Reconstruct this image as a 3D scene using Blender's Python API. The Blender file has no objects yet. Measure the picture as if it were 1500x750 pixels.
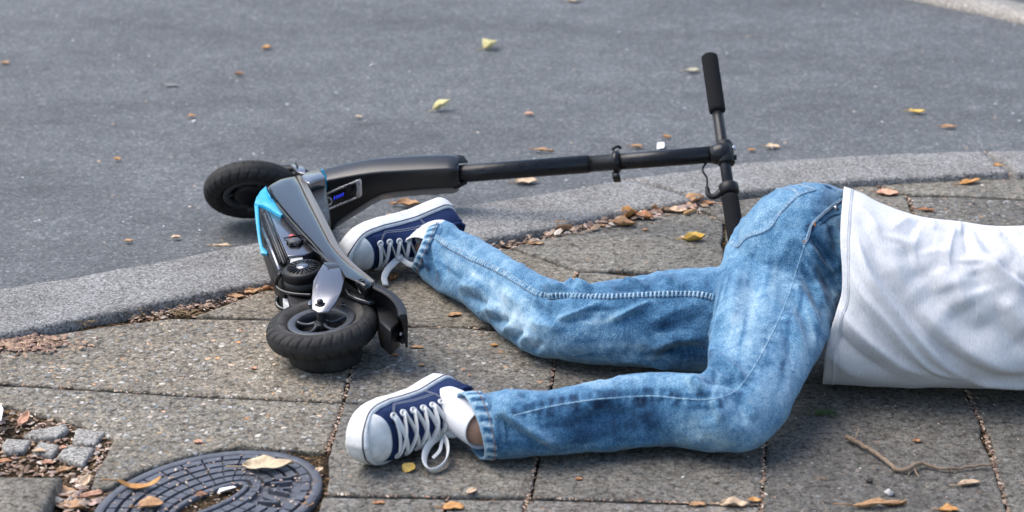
import bpy, bmesh, math, random
import numpy as np
from mathutils import Vector, Matrix, noise
from mathutils.bvhtree import BVHTree
random.seed(7); rng = np.random.default_rng(7)
SC = bpy.context.scene; COL = SC.collection

# ------------------------------------------------------------------ camera, sky, sun, exposure
FOC = 3400.0; PITCH = math.radians(20.5); CAMH = 1.622
cam_d = bpy.data.cameras.new('camera'); cam = bpy.data.objects.new('camera', cam_d); COL.objects.link(cam)
cam.location = (0, 0, CAMH); cam.rotation_euler = (math.pi/2-PITCH, 0, 0)
cam_d.sensor_width = 36; cam_d.lens = FOC/1500*36; cam_d.clip_start = 0.1; cam_d.clip_end = 500
cam_d.dof.use_dof = True; cam_d.dof.focus_distance = 4.2; cam_d.dof.aperture_fstop = 4.4
SC.camera = cam
world = bpy.data.worlds.new('World'); SC.world = world; world.use_nodes = True
wn = world.node_tree.nodes; wl = world.node_tree.links; wn.clear()
SUN_EL, SUN_AZ = math.radians(58), math.radians(-72)     # sun high on the left, softened by thin cloud
sky = wn.new('ShaderNodeTexSky'); sky.sky_type = 'NISHITA'; sky.sun_disc = False
sky.sun_elevation = SUN_EL; sky.sun_rotation = SUN_AZ
sky.air_density = 1.0; sky.dust_density = 2.0; sky.ozone_density = 1.0
bg = wn.new('ShaderNodeBackground'); bg.inputs['Strength'].default_value = 0.128
wo = wn.new('ShaderNodeOutputWorld'); wl.new(sky.outputs[0], bg.inputs[0]); wl.new(bg.outputs[0], wo.inputs[0])
sun_d = bpy.data.lights.new('sun', 'SUN'); sun_d.energy = 1.25; sun_d.angle = math.radians(50); sun_d.color = (1, .95, .88)
sun = bpy.data.objects.new('sun', sun_d); COL.objects.link(sun)
sd = Vector((math.sin(SUN_AZ)*math.cos(SUN_EL), math.cos(SUN_AZ)*math.cos(SUN_EL), math.sin(SUN_EL)))
sun.rotation_euler = sd.to_track_quat('Z', 'Y').to_euler()
SC.view_settings.view_transform = 'Standard'; SC.view_settings.look = 'None'
SC.view_settings.exposure = 1.4; SC.view_settings.gamma = 1

# ------------------------------------------------------------------ measuring helpers
CX = np.array([1., 0, 0]); CU = np.array([0, math.sin(PITCH), math.cos(PITCH)]); CW = np.array([0, math.cos(PITCH), -math.sin(PITCH)])
CC = np.array([0, 0, CAMH])
def ray(px, py): return (px-750)/FOC*CX + (375-py)/FOC*CU + CW
def at(px, py, z=0.0):
    r = ray(px, py); return CC + r*(z-CAMH)/r[2]
def atY(px, py, y):
    r = ray(px, py); return CC + r*(y/r[1])
def pxm(p): return FOC/float((np.asarray(p)-CC) @ CW)       # pixels per metre at a point
def unit(v):
    v = np.asarray(v, float); return v/np.linalg.norm(v)
def catmull(P, n):
    P = np.asarray(P, float)
    if len(P) == 2: return P[0]+(P[1]-P[0])*np.linspace(0, 1, n)[:, None]
    d = np.r_[0, np.cumsum(np.maximum(np.linalg.norm(np.diff(P[:, :3], axis=0), axis=1), 1e-6))]
    m = np.zeros_like(P)
    for i in range(len(P)):
        a, b = max(i-1, 0), min(i+1, len(P)-1); m[i] = (P[b]-P[a])/(d[b]-d[a])
    out = []
    for s in np.linspace(0, d[-1], n):
        i = min(np.searchsorted(d, s, 'right')-1, len(P)-2); h = d[i+1]-d[i]; t = (s-d[i])/h
        out.append((2*t**3-3*t**2+1)*P[i]+(t**3-2*t**2+t)*h*m[i]+(-2*t**3+3*t**2)*P[i+1]+(t**3-t**2)*h*m[i+1])
    return np.array(out)

# ------------------------------------------------------------------ object helpers
def tag(o, label=None, cat=None, group=None, kind=None):
    if label: o['label'] = label
    if cat: o['category'] = cat
    if group: o['group'] = group
    if kind: o['kind'] = kind
    return o
def empty(name, loc, label, cat, group=None):
    o = bpy.data.objects.new(name, None); COL.objects.link(o); o.location = Vector(loc); o.empty_display_size = .05
    return tag(o, label, cat, group)
def wloc(o):
    p = Vector((0, 0, 0))
    while o: p = p + o.location; o = o.parent
    return p
def obj(name, vf, mats, parent=None, smooth=True, bevel=0, origin=None, seg=2):
    """one mesh object from world-space verts, faces"""
    v, f = vf[0], vf[1]
    v = np.asarray(v, float).reshape(-1, 3)
    org = np.array(wloc(parent)) if parent else (np.asarray(origin, float) if origin is not None else np.zeros(3))
    me = bpy.data.meshes.new(name); me.from_pydata((v-org).tolist(), [], [list(map(int, q)) for q in f]); me.update()
    for m in (mats if isinstance(mats, (list, tuple)) else [mats]): me.materials.append(m)
    if len(vf) > 2: me.polygons.foreach_set('material_index', np.asarray(vf[2], 'i'))
    bm = bmesh.new(); bm.from_mesh(me); bmesh.ops.recalc_face_normals(bm, faces=bm.faces); bm.to_mesh(me); bm.free()
    if smooth: me.shade_smooth()
    o = bpy.data.objects.new(name, me); COL.objects.link(o)
    if parent: o.parent = parent
    else: o.location = Vector(org)
    if bevel:
        b = o.modifiers.new('bevel', 'BEVEL'); b.width = bevel; b.segments = seg; b.limit_method = 'ANGLE'; b.angle_limit = math.radians(35)
        me.set_sharp_from_angle(angle=math.radians(60)) if False else None
    return o
def join(*vfs):
    V, F, M, off = [], [], [], 0
    for vf in vfs:
        v = np.asarray(vf[0], float).reshape(-1, 3); V.append(v); F += [[int(i)+off for i in q] for q in vf[1]]
        M += list(vf[2]) if len(vf) > 2 else [0]*len(vf[1]); off += len(v)
    return np.vstack(V), F, M
def setm(vf, k): return vf[0], vf[1], [k]*len(vf[1])
def prism(top, ext):
    top = np.asarray(top, float); ext = np.asarray(ext, float); n = len(top)
    v = np.vstack([top, top+ext])
    return v, [list(range(n)), list(range(2*n-1, n-1, -1))]+[[i, (i+1) % n, (i+1) % n+n, i+n] for i in range(n)]
def pxprism(pts, z, thick):
    return prism([at(x, y, z) for x, y in pts], (0, 0, -thick))
def box(c, X, Y, Z, hx, hy, hz):
    c = np.asarray(c, float); X, Y, Z = map(np.asarray, (X, Y, Z)); v = []
    for k in (-1, 1):
        for (i, j) in ((-1, -1), (1, -1), (1, 1), (-1, 1)): v.append(c+X*hx*i+Y*hy*j+Z*hz*k)
    return v, [[0, 1, 2, 3], [7, 6, 5, 4], [0, 1, 5, 4], [1, 2, 6, 5], [2, 3, 7, 6], [3, 0, 4, 7]]
def frame(t, ref=(0, 0, 1)):
    t = unit(t); r = np.asarray(ref, float)
    if abs(t @ unit(r)) > .97: r = np.array([1., 0, 0])
    s = unit(np.cross(t, r)); return t, s, np.cross(s, t)
def sweep(P, R, n=12, cap=True, flat=1.0, ref=(0, 0, 1)):
    """tube along points, radius scalar or list; flat squashes along the second axis"""
    P = np.asarray(P, float); N = len(P); R = np.broadcast_to(np.asarray(R, float), (N,)); v = []; f = []
    prev = None
    for i in range(N):
        t = P[min(i+1, N-1)]-P[max(i-1, 0)]
        if prev is None: _, s, u = frame(t, ref)
        else:
            t = unit(t); s = prev-t*(prev @ t); s = unit(s); u = np.cross(s, t)
        prev = s
        for k in range(n):
            a = 2*math.pi*k/n; v.append(P[i]+R[i]*(s*math.cos(a)+u*math.sin(a)*flat))
    for i in range(N-1):
        for k in range(n): f.append([i*n+k, i*n+(k+1) % n, (i+1)*n+(k+1) % n, (i+1)*n+k])
    if cap: f += [list(range(n))[::-1], list(range((N-1)*n, N*n))]
    return np.array(v), f
def cyl(a, b, r, n=24, r2=None): return sweep([a, b], [r, r if r2 is None else r2], n)
def lathe(c, axis, prof, n=48, ref=(0, 1, 0)):
    """prof: (radius, height along axis); closed rings"""
    a, s, u = frame(axis, ref); c = np.asarray(c, float); v = []; f = []
    for r, h in prof:
        for k in range(n):
            t = 2*math.pi*k/n; v.append(c+a*h+max(r, 1e-5)*(s*math.cos(t)+u*math.sin(t)))
    for i in range(len(prof)-1):
        for k in range(n): f.append([i*n+k, i*n+(k+1) % n, (i+1)*n+(k+1) % n, (i+1)*n+k])
    return np.array(v), f
def torus(c, axis, R, r, n=20, m=8, ref=(0, 1, 0)):
    p = [(R+r*math.cos(2*math.pi*k/m), r*math.sin(2*math.pi*k/m)) for k in range(m+1)]
    return lathe(c, axis, p, n, ref)
def gridf(nu, nv, closed=False):
    f = []
    for i in range(nu-1):
        for j in range(nv if closed else nv-1): f.append([i*nv+j, i*nv+(j+1) % nv, (i+1)*nv+(j+1) % nv, (i+1)*nv+j])
    return f

# ------------------------------------------------------------------ materials
def mat(name, col=(.5, .5, .5), rough=.5, metal=0, spec=.5, coat=0):
    m = bpy.data.materials.new(name); m.use_nodes = True; b = m.node_tree.nodes['Principled BSDF']
    b.inputs['Base Color'].default_value = (*col, 1); b.inputs['Roughness'].default_value = rough; b.inputs['Metallic'].default_value = metal
    b.inputs['Specular IOR Level'].default_value = spec; b.inputs['Coat Weight'].default_value = coat; b.inputs['Coat Roughness'].default_value = .05
    return m
class NT:
    def __init__(s, m): s.t = m.node_tree; s.n = s.t.nodes; s.b = s.n['Principled BSDF']
    def new(s, typ, **kw):
        q = s.n.new(typ)
        for k, v in kw.items():
            if hasattr(q, k) and k not in ('Scale',): setattr(q, k, v)
        return q
    def link(s, a, b): s.t.links.new(a, b)
    def coord(s, kind='Object'): return s.new('ShaderNodeTexCoord').outputs[kind]
    def mapping(s, src, scale=(1, 1, 1)):
        q = s.new('ShaderNodeMapping'); q.inputs['Scale'].default_value = scale; s.link(src, q.inputs[0]); return q.outputs[0]
    def noise(s, src, scale, detail=4, rough=.6, dist=0):
        q = s.new('ShaderNodeTexNoise'); q.inputs['Scale'].default_value = scale; q.inputs['Detail'].default_value = detail
        q.inputs['Roughness'].default_value = rough; q.inputs['Distortion'].default_value = dist; s.link(src, q.inputs['Vector']); return q.outputs[0]
    def voro(s, src, scale, feature='F1'):
        q = s.new('ShaderNodeTexVoronoi', feature=feature); q.inputs['Scale'].default_value = scale; s.link(src, q.inputs['Vector']); return q
    def ramp(s, src, stops, interp='LINEAR'):
        q = s.new('ShaderNodeValToRGB'); e = q.color_ramp.elements; q.color_ramp.interpolation = interp
        while len(e) > 1: e.remove(e[0])
        for i, (p, c) in enumerate(stops):
            x = e[0] if i == 0 else e.new(p); x.position = p
            x.color = (*(c if hasattr(c, '__len__') else (c, c, c)), 1)
        s.link(src, q.inputs[0]); return q.outputs[0]
    def mix(s, fac, a, b, typ='MIX'):
        q = s.new('ShaderNodeMix', data_type='RGBA', blend_type=typ)
        for v, i in ((fac, 0), (a, 6), (b, 7)):
            if isinstance(v, (int, float)): q.inputs[i].default_value = v
            elif isinstance(v, tuple): q.inputs[i].default_value = (*v, 1)
            else: s.link(v, q.inputs[i])
        return q.outputs[2]
    def math(s, op, a, b=0.0):
        q = s.new('ShaderNodeMath', operation=op)
        for v, i in ((a, 0), (b, 1)):
            if isinstance(v, (int, float)): q.inputs[i].default_value = v
            else: s.link(v, q.inputs[i])
        return q.outputs[0]
    def color(s, c): s.link(c, s.b.inputs['Base Color'])
    def rough(s, c): s.link(c, s.b.inputs['Roughness'])
    def bump(s, h, strength=.3, dist=.002, prev=None):
        q = s.new('ShaderNodeBump'); q.inputs['Strength'].default_value = strength; q.inputs['Distance'].default_value = dist
        s.link(h, q.inputs['Height'])
        if prev is not None: s.link(prev, q.inputs['Normal'])
        s.link(q.outputs[0], s.b.inputs['Normal']); return q.outputs[0]
    def objcol(s): return s.new('ShaderNodeObjectInfo').outputs['Color']
    def attr(s, name):
        q = s.new('ShaderNodeAttribute'); q.attribute_name = name; return q
    def geo(s): return s.new('ShaderNodeNewGeometry').outputs['Position']

def m_paver():
    m = mat('exposed_aggregate_concrete', rough=.85, spec=.3); t = NT(m); g = t.geo()
    warp = t.mix(.012, g, t.new('ShaderNodeTexNoise').outputs[1], 'ADD')
    v = t.voro(g, 105); ve = t.voro(g, 105, 'DISTANCE_TO_EDGE'); v2 = t.voro(g, 260)
    sp = t.new('ShaderNodeSeparateColor'); t.link(v.outputs['Color'], sp.inputs[0])
    peb = t.ramp(sp.outputs[0], [(0, (.06, .058, .055)), (.2, (.12, .115, .105)), (.4, (.19, .19, .19)), (.6, (.12, .145, .17)), (.74, (.24, .19, .13)), (.86, (.30, .32, .345)), (.95, (.42, .41, .39)), (1, (.40, .20, .08))])
    sp2 = t.new('ShaderNodeSeparateColor'); t.link(v2.outputs['Color'], sp2.inputs[0])
    sand = t.ramp(sp2.outputs[1], [(0, (.078, .073, .064)), (.5, (.128, .12, .106)), (1, (.20, .187, .163))])
    edge = t.ramp(ve.outputs['Distance'], [(.06, 0), (.2, 1)])
    keep = t.ramp(sp.outputs[1], [(.42, 0), (.5, 1)])
    oc = t.new('ShaderNodeObjectInfo'); al = oc.outputs['Alpha']
    f = t.math('MULTIPLY', t.math('MULTIPLY', edge, keep), al)
    c = t.mix(f, sand, peb)
    big = t.ramp(t.noise(g, 3.2, 5), [(.3, (1.12, 1.12, 1.13)), (.7, (1.75, 1.70, 1.62))])
    c = t.mix(1.0, c, big, 'MULTIPLY')
    blot = t.ramp(t.noise(g, 21, 4, .7), [(.35, (.72, .7, .68)), (.55, (1, 1, 1)), (.75, (1.12, 1.1, 1.06))])
    c = t.mix(1.0, c, blot, 'MULTIPLY')
    pit = t.ramp(t.noise(t.mapping(g, (1, 1, 1)), 85, 3, .55), [(.36, (.42, .41, .40)), (.47, (1, 1, 1)), (.62, (1.08, 1.08, 1.07))])
    c = t.mix(1.0, c, pit, 'MULTIPLY')
    c = t.mix(1.0, c, oc.outputs['Color'], 'MULTIPLY'); t.color(c)
    h =  t.math('ADD', t.math('MULTIPLY', f, 1.0), t.math('MULTIPLY', t.noise(g, 300, 3), .8))
    n = t.bump(h, .75, .0022); return m
def m_granite():
    m = mat('granite_kerbstone', rough=.8, spec=.35); t = NT(m); g = t.geo()
    v = t.voro(g, 300); sp = t.new('ShaderNodeSeparateColor'); t.link(v.outputs['Color'], sp.inputs[0])
    c = t.ramp(sp.outputs[0], [(0, (.085, .082, .076)), (.25, (.19, .184, .172)), (.6, (.27, .262, .248)), (.85, (.35, .34, .322)), (1, (.46, .45, .43))])
    big = t.ramp(t.noise(g, 9, 6, .65), [(.3, (.72, .7, .68)), (.7, (1.12, 1.12, 1.12))])
    c = t.mix(1.0, c, big, 'MULTIPLY'); c = t.mix(1.0, c, t.objcol(), 'MULTIPLY'); t.color(c)
    t.bump(t.math('ADD', t.noise(g, 170, 5, .8), t.math('MULTIPLY', t.noise(g, 40, 4), 1.2)), 1.0, .004); return m
def m_asphalt():
    m = mat('asphalt', rough=.75, spec=.4); t = NT(m); g = t.geo()
    v = t.voro(g, 210); sp = t.new('ShaderNodeSeparateColor'); t.link(v.outputs['Color'], sp.inputs[0])
    c = t.ramp(sp.outputs[0], [(0, (.055, .057, .058)), (.5, (.091, .096, .098)), (.8, (.12, .126, .128)), (.95, (.15, .15, .148)), (1, (.25, .24, .225))])
    g2 = t.mapping(g, (1, 2.2, 1))
    big = t.ramp(t.noise(g2, 1.7, 7, .68), [(.28, (.68, .68, .69)), (.5, (1, 1, 1)), (.72, (1.25, 1.25, 1.24))])
    c = t.mix(1.0, c, big, 'MULTIPLY')
    mid = t.ramp(t.noise(g, 14, 5, .7), [(.3, (.8, .8, .8)), (.72, (1.16, 1.16, 1.16))])
    c = t.mix(1.0, c, mid, 'MULTIPLY'); t.color(c)
    t.bump(t.math('ADD', v.outputs['Distance'], t.noise(g, 120, 4, .7)), .6, .003); return m
def m_dirt():
    m = mat('joint_soil', rough=1, spec=.1); t = NT(m); g = t.geo()
    v = t.voro(g, 170); sp = t.new('ShaderNodeSeparateColor'); t.link(v.outputs['Color'], sp.inputs[0])
    c = t.ramp(sp.outputs[0], [(0, (.018, .014, .01)), (.45, (.05, .038, .026)), (.75, (.11, .075, .045)), (.9, (.2, .125, .07)), (1, (.3, .21, .13))])
    c = t.mix(1.0, c, t.ramp(t.noise(g, 14, 5), [(.3, (.55, .5, .45)), (.7, (1.15, 1.1, 1))]), 'MULTIPLY'); t.color(c)
    t.bump(t.math('ADD', v.outputs['Distance'], t.noise(g, 240, 4)), 1, .006); return m
def m_leaf():
    m = mat('dry_leaf', rough=.6, spec=.3); t = NT(m); g = t.geo()
    vein = t.ramp(t.noise(g, 160, 4, .7), [(.3, (.66, .6, .52)), (.7, (1.15, 1.12, 1.1))])
    c = t.mix(1.0, t.objcol(), vein, 'MULTIPLY'); t.color(c); t.b.inputs['Subsurface Weight'].default_value = .0
    t.bump(t.noise(g, 220, 4), .5, .001); return m
def m_denim():
    m = mat('faded_denim', rough=.9, spec=.15); t = NT(m); g = t.geo()
    a = t.attr('fade_shade').outputs['Fac']
    n1 = t.noise(g, 52, 7, .74); n2 = t.noise(g, 560, 2, .6)
    x = t.math('ADD', a, t.math('MULTIPLY', t.math('SUBTRACT', n1, .5), .72))
    x = t.math('ADD', x, t.math('MULTIPLY', t.math('SUBTRACT', n2, .5), 1.0))
    c = t.ramp(x, [(0, (.009, .025, .056)), (.28, (.028, .09, .178)), (.5, (.082, .207, .338)), (.72, (.235, .375, .48)), (1, (.50, .62, .69))]); t.color(c)
    t.b.inputs['Sheen Weight'].default_value = .15
    w = t.new('ShaderNodeTexWave', bands_direction='DIAGONAL'); w.inputs['Scale'].default_value = 260; w.inputs['Distortion'].default_value = 2; t.link(g, w.inputs[0])
    cr = t.noise(t.mapping(g, (1.5, .8, .8)), 22, 3, .5, .8); cr = t.math('POWER', t.math('SUBTRACT', 1.0, t.math('ABSOLUTE', t.math('MULTIPLY', t.math('SUBTRACT', cr, .5), 3.5))), 3.0)
    nb = t.bump(cr, .35, .003)
    t.bump(t.math('ADD', t.math('MULTIPLY', n1, 1.6), t.math('ADD', n2, t.math('MULTIPLY', w.outputs[1], .4))), .5, .0016, nb); return m
def m_shirt():
    m = mat('heather_grey_jersey', rough=.9, spec=.1); t = NT(m); g = t.geo()
    s = t.mapping(g, (1300, 130, 130)); n = t.noise(s, 1, 3, .6); n2 = t.noise(g, 12, 3)
    c = t.ramp(n, [(.3, (.45, .452, .462)), (.5, (.585, .584, .588)), (.7, (.66, .658, .66))]); t.color(c)
    t.b.inputs['Sheen Weight'].default_value = .1
    t.bump(t.math('ADD', t.math('MULTIPLY', n, .4), t.noise(g, 55, 5)), .3, .0016); return m
def m_canvas():
    m = mat('navy_canvas', rough=.9, spec=.15); t = NT(m); g = t.geo()
    c = t.ramp(t.noise(g, 500, 3, .6), [(.3, (.009, .018, .055)), (.7, (.024, .042, .115))]); t.color(c); t.bump(t.noise(g, 700, 2), .4, .0008); return m
def m_rubber(name, lo, hi, rough=.55):
    m = mat(name, rough=rough, spec=.3); t = NT(m); g = t.geo()
    t.color(t.ramp(t.noise(g, 45, 6, .7), [(.3, lo), (.7, hi)])); t.bump(t.noise(g, 300, 3), .2, .0006); return m
def m_gloss(name, col, rough=.12):
    m = mat(name, col, rough, spec=.5); t = NT(m); g = t.geo()
    t.rough(t.ramp(t.noise(g, 70, 6, .75), [(.45, rough), (.85, rough+.12)])); return m
def m_matte(name, col, rough=.45, spec=.5):
    m = mat(name, col, rough, spec=spec); t = NT(m); g = t.geo()
    n = t.noise(g, 55, 6, .7)
    t.rough(t.ramp(n, [(.35, rough-.08), (.75, rough+.2)]))
    lo = tuple(c*.8 for c in col); hi = tuple(min(1, c*1.25+.004) for c in col); t.color(t.ramp(n, [(.3, lo), (.75, hi)]))
    t.bump(t.noise(g, 900, 2), .12, .0004); return m
def m_sock():
    m = mat('white_sock', (.68, .68, .69), .95, spec=.1); t = NT(m); w = t.new('ShaderNodeTexWave', bands_direction='DIAGONAL'); w.inputs['Scale'].default_value = 190; w.inputs['Distortion'].default_value = 1.0; t.link(t.geo(), w.inputs[0]); t.color(t.ramp(w.outputs[1], [(.1, (.62, .62, .64)), (.6, (.71, .71, .72))])); t.bump(w.outputs[1], .3, .0006); return m
def m_foam():
    m = mat('black_foam', (.012, .012, .013), .95, spec=.15); t = NT(m); t.bump(t.noise(t.geo(), 700, 3), .5, .001); return m
M = dict(paver=m_paver(), granite=m_granite(), asphalt=m_asphalt(), dirt=m_dirt(), leaf=m_leaf(), denim=m_denim(), shirt=m_shirt(), canvas=m_canvas(),
    white_rubber=m_rubber('white_rubber', (.50, .495, .47), (.74, .74, .72)), lace=m_rubber('white_cotton_lace', (.58, .58, .56), (.70, .70, .69), .9),
    sock=m_sock(), tyre=m_rubber('tyre_rubber', (.009, .0088, .0085), (.034, .032, .030), .7),
    gloss=m_gloss('gloss_black', (.008, .008, .009), .06), steel=m_matte('black_steel_tube', (.008, .008, .009), .3, .3), plastic=m_matte('black_plastic', (.007, .007, .008), .42, .28),
    grey=m_gloss('sky_sheen_grey', (.20, .20, .215), .2), satin=mat('satin_black', (.006, .006, .007), .3, spec=.5), rimgrey=m_matte('grey_alloy', (.045, .047, .052), .38), silver=m_matte('silver_trim', (.5, .5, .51), .3),
    tan_reflection=m_gloss('tan_reflection_trim', (.12, .10, .08), .28), blue=m_matte('cyan_paint', (.015, .34, .56), .35), foam=m_foam(), red=m_matte('red_plastic', (.5, .06, .06), .4),  # the trim's tan is a reflection put into its colour
    knob=m_matte('dark_knob', (.05, .05, .055), .45), white=m_matte('white_plastic', (.5, .5, .48), .5), thread=mat('pale_thread', (.33, .35, .38), .9), orange_thread=mat('orange_thread', (.30, .13, .06), .9),
    iron=m_rubber('cast_iron', (.055, .056, .064), (.125, .128, .145), .45), twig=m_rubber('dry_twig', (.12, .08, .05), (.28, .21, .15), .9), navy=mat('navy_stripe', (.015, .02, .05), .6),
    paper=mat('white_paper', (.75, .75, .77), .8), grass=mat('grass_green', (.07, .12, .03), .8))
SIL = NT(M['silver']).b; SIL.inputs['Metallic'].default_value = .8
DC = NT(M['grey']).b; DC.inputs['Metallic'].default_value = .85  # lighter metal base stands in for sky sheen on glossy black parts
led = mat('blue_led', (.01, .01, .1), .4); led.node_tree.nodes['Principled BSDF'].inputs['Emission Color'].default_value = (.03, .05, 1, 1); led.node_tree.nodes['Principled BSDF'].inputs['Emission Strength'].default_value = .5; M['led'] = led
skin = mat('skin', (.42, .24, .16), .5); NT(skin).b.inputs['Subsurface Weight'].default_value = .1; NT(skin).b.inputs['Subsurface Radius'].default_value = (.02, .008, .004); M['skin'] = skin
M['hair'] = m_rubber('brown_hair', (.03, .018, .01), (.08, .05, .03), .6)

# ------------------------------------------------------------------ ground: road, bedding soil, kerbs, pavement
ROADZ = -0.045
def sheet(name, x0, x1, y0, y1, z, nx, ny, amp, m):
    v = []
    for i in range(nx):
        for j in range(ny):
            x = x0+(x1-x0)*i/(nx-1); y = y0+(y1-y0)*j/(ny-1)
            v.append((x, y, z+amp*noise.noise((x*1.3, y*1.3, 3.1)) if amp else z))
    o = obj(name, (v, gridf(nx, ny)), m); return tag(o, kind='structure')
road = sheet('road', -60, 60, -2, 90, ROADZ-.004, 90, 120, .004, M['asphalt'])
tag(road, 'blue grey asphalt road beyond the kerb')

KI = [(-420, 575), (-200, 535), (0, 490), (67, 477), (133, 462), (200, 449), (267, 435), (333, 422), (400, 411), (480, 396), (600, 374), (698, 353), (807, 332), (907, 311), (1017, 291), (1083, 281), (1216, 267), (1317, 259.5), (1484, 252), (1640, 249), (1900, 247), (2300, 249), (2750, 256)]
KO = [(-420, 482), (-200, 456), (0, 421), (100, 406), (167, 392), (233, 381), (300, 367), (377, 353), (480, 336), (570, 320), (670, 302), (740, 290.5), (840, 274), (927, 259), (1000, 249), (1075, 238), (1220, 228), (1352, 222.5), (1440, 219.5), (1600, 218), (1900, 217), (2300, 219), (2750, 225)]
KZ = .015
kin = catmull([at(x, y, KZ) for x, y in KI], 420); kout = catmull([at(x, y, KZ) for x, y in KO], 420)
def cutidx(curve, px, py): return int(np.argmin(np.linalg.norm(curve-at(px, py, KZ), axis=1)))
cuts = [(0, 0), (cutidx(kin, -190, 533), cutidx(kout, -240, 462)), (cutidx(kin, 486, 395), cutidx(kout, 418, 347)), (cutidx(kin, 1017, 291), cutidx(kout, 927, 259)), (cutidx(kin, 1487, 252), cutidx(kout, 1440, 219.5)), (419, 419)]
kerb = empty('kerb', at(700, 353, -.1), 'curved granite kerb between the asphalt road and the pavement slabs', 'kerb')
def kerbstone(i0, i1, o0, o1):
    n = 90; a = kin[np.linspace(i0, i1, n).astype(int)].copy(); b = kout[np.linspace(o0, o1, n).astype(int)].copy()
    # leave a joint of some millimetres at both ends
    for arr in (a, b):
        L = np.linalg.norm(np.diff(arr, axis=0), axis=1).sum(); k = .009/L
        arr[:] = catmull(arr, n*4)[np.linspace(int(n*4*k)+1, n*4-2-int(n*4*k), n).astype(int)]
    v = []; m = 15
    for j in range(n):
        d = unit(b[j]-a[j]); w = np.linalg.norm(b[j]-a[j])
        rgh = .0045*noise.noise(a[j]*38)+.0035*noise.noise(a[j]*9); rgo = .004*noise.noise(b[j]*30)
        prof = [(0+rgh, -.12), (rgh, -.02), (rgh+.001, -.006), (rgh+.004, -.0015), (.012+rgh, 0)]+[(w*t, 0) for t in np.linspace(.1, .9, m-10)]+[(w-.012+rgo, 0), (w-.004+rgo, -.003), (w+rgo, -.012), (w+rgo, -.03), (w+rgo, -.12)]
        for s, z in prof:
            p = a[j]+d*s; zz = z+.0012*noise.noise((p[0]*25, p[1]*25, 0))+.002*noise.noise((p[0]*5, p[1]*5, 4)) if z > -.01 else z
            v.append((p[0], p[1], KZ+zz))
    f = gridf(n, m)+[list(range(m)), list(range((n-1)*m, n*m))[::-1]]
    o = obj('kerbstone', (v, f), M['granite'], kerb); return o
for q in range(5): kerbstone(cuts[q][0], cuts[q+1][0], cuts[q][1], cuts[q+1][1])

# soil under the slabs and in the joints, ends under the kerb
mid = (kin*.6+kout*.4)
v = [(p[0], p[1], -.011) for p in mid]+[(p[0], 1.0, -.011) for p in mid]
v = []
for p in mid:
    for t in np.linspace(0, 1, 60): v.append((p[0], p[1]*(1-t)+1.0*t, -.0085+.004*noise.noise((p[0]*22, (p[1]*(1-t)+t)*22, 1))))
soil = tag(obj('ground', (v, gridf(len(mid), 60)), M['dirt']), 'brown soil with crumbled leaves in the joints', kind='structure')

pave = empty('pavement', at(750, 560, -.06), 'weathered grey pavement of large worn concrete slabs', 'pavement'); pave['kind'] = 'structure'
del pave['category']
SLABS = []
def slab(px, tint=(1, 1, 1), peb=.6, z=0.0, name='paving_slab', parent=None, gap=.0035, edge=.0035, mt='paver', thick=.05, jit=1.0, tilt=(0, 0)):
    P = np.array([at(x, y, z)[:2] for x, y in px])
    if np.sum(P[:, 0]*np.roll(P[:, 1], -1)-np.roll(P[:, 0], -1)*P[:, 1]) < 0: P = P[::-1]
    n = len(P); Q = []                          # inset by the joint gap
    for i in range(n):
        e1 = unit(P[i]-P[i-1]); e2 = unit(P[(i+1) % n]-P[i]); n1 = np.array([-e1[1], e1[0]]); n2 = np.array([-e2[1], e2[0]])
        k = n1+n2; k = k/max(k @ k, .3)*2; Q.append(P[i]+k*gap*.5*2*.5)
    Q = np.array(Q); R = []
    for i in range(n):
        a, b = Q[i], Q[(i+1) % n]; L = np.linalg.norm(b-a); c = max(2, int(L/.014))
        for t in range(c):
            R.append(a+(b-a)*t/c)
    R = np.array(R); N = len(R); out = []
    for i in range(N):
        d = unit(R[(i+1) % N]-R[i-1]); nn = np.array([-d[1], d[0]]); p3 = (R[i][0]*30, R[i][1]*30, 5)
        chip = max(0, noise.noise((R[i][0]*11, R[i][1]*11, 9))-.28)*.018
        out.append((R[i], nn, .0016*noise.noise(p3)*jit+.0008*noise.noise((p3[0]*3, p3[1]*3, 1))*jit+chip*jit))
    cen = Q.mean(0); rings = [(0, -thick), (0, -edge*1.6), (edge*.25, -edge*.6), (edge*.8, -edge*.14), (edge*1.8, 0)]
    v = []
    for ins, dz in rings:
        for p, nn, j in out:
            w = p+nn*(ins+j); v.append((w[0], w[1], z+dz+tilt[0]*(w[0]-cen[0])+tilt[1]*(w[1]-cen[1])))
    f = gridf(len(rings), N, True)
    f.append(list(range((len(rings)-1)*N, len(rings)*N)))
    o = obj(name, (v, f), M[mt], parent or pave); o.color = (*tint, peb if peb > .7 else peb*.55)
    top = o.data.polygons[len(o.data.polygons)-1]; top.use_smooth = False
    return o
W = (1.02, .98, .90); G = (.80, .81, .82); D = (.56, .56, .56); B = (1, .95, .85)
slab([(-420, 640), (-420, 575), (-60, 512), (60, 492), (150, 478), (250, 466), (400, 468), (528, 475), (503, 588), (270, 578), (0, 561), (-150, 554)], (1.1, 1.03, .92), .85)
slab([(528, 475), (700, 480), (820, 484), (803, 597), (503, 588)], (.84, .83, .80), .75)
slab([(820, 484), (1130, 488), (1125, 603), (803, 597)], (.72, .715, .70), .5)
slab([(1130, 488), (1390, 486), (1410, 563), (1127, 560)], D, .5)
slab([(1390, 486), (1760, 484), (1790, 562), (1410, 563)], D, .5)
slab([(1127, 560), (1410, 563), (1437, 618), (1480, 760), (1512, 880), (1108, 880), (1116, 740)], (.58, .585, .59), .6)
slab([(1410, 563), (1790, 562), (1830, 624), (1438, 618)], (.58, .58, .575), .5)
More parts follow.
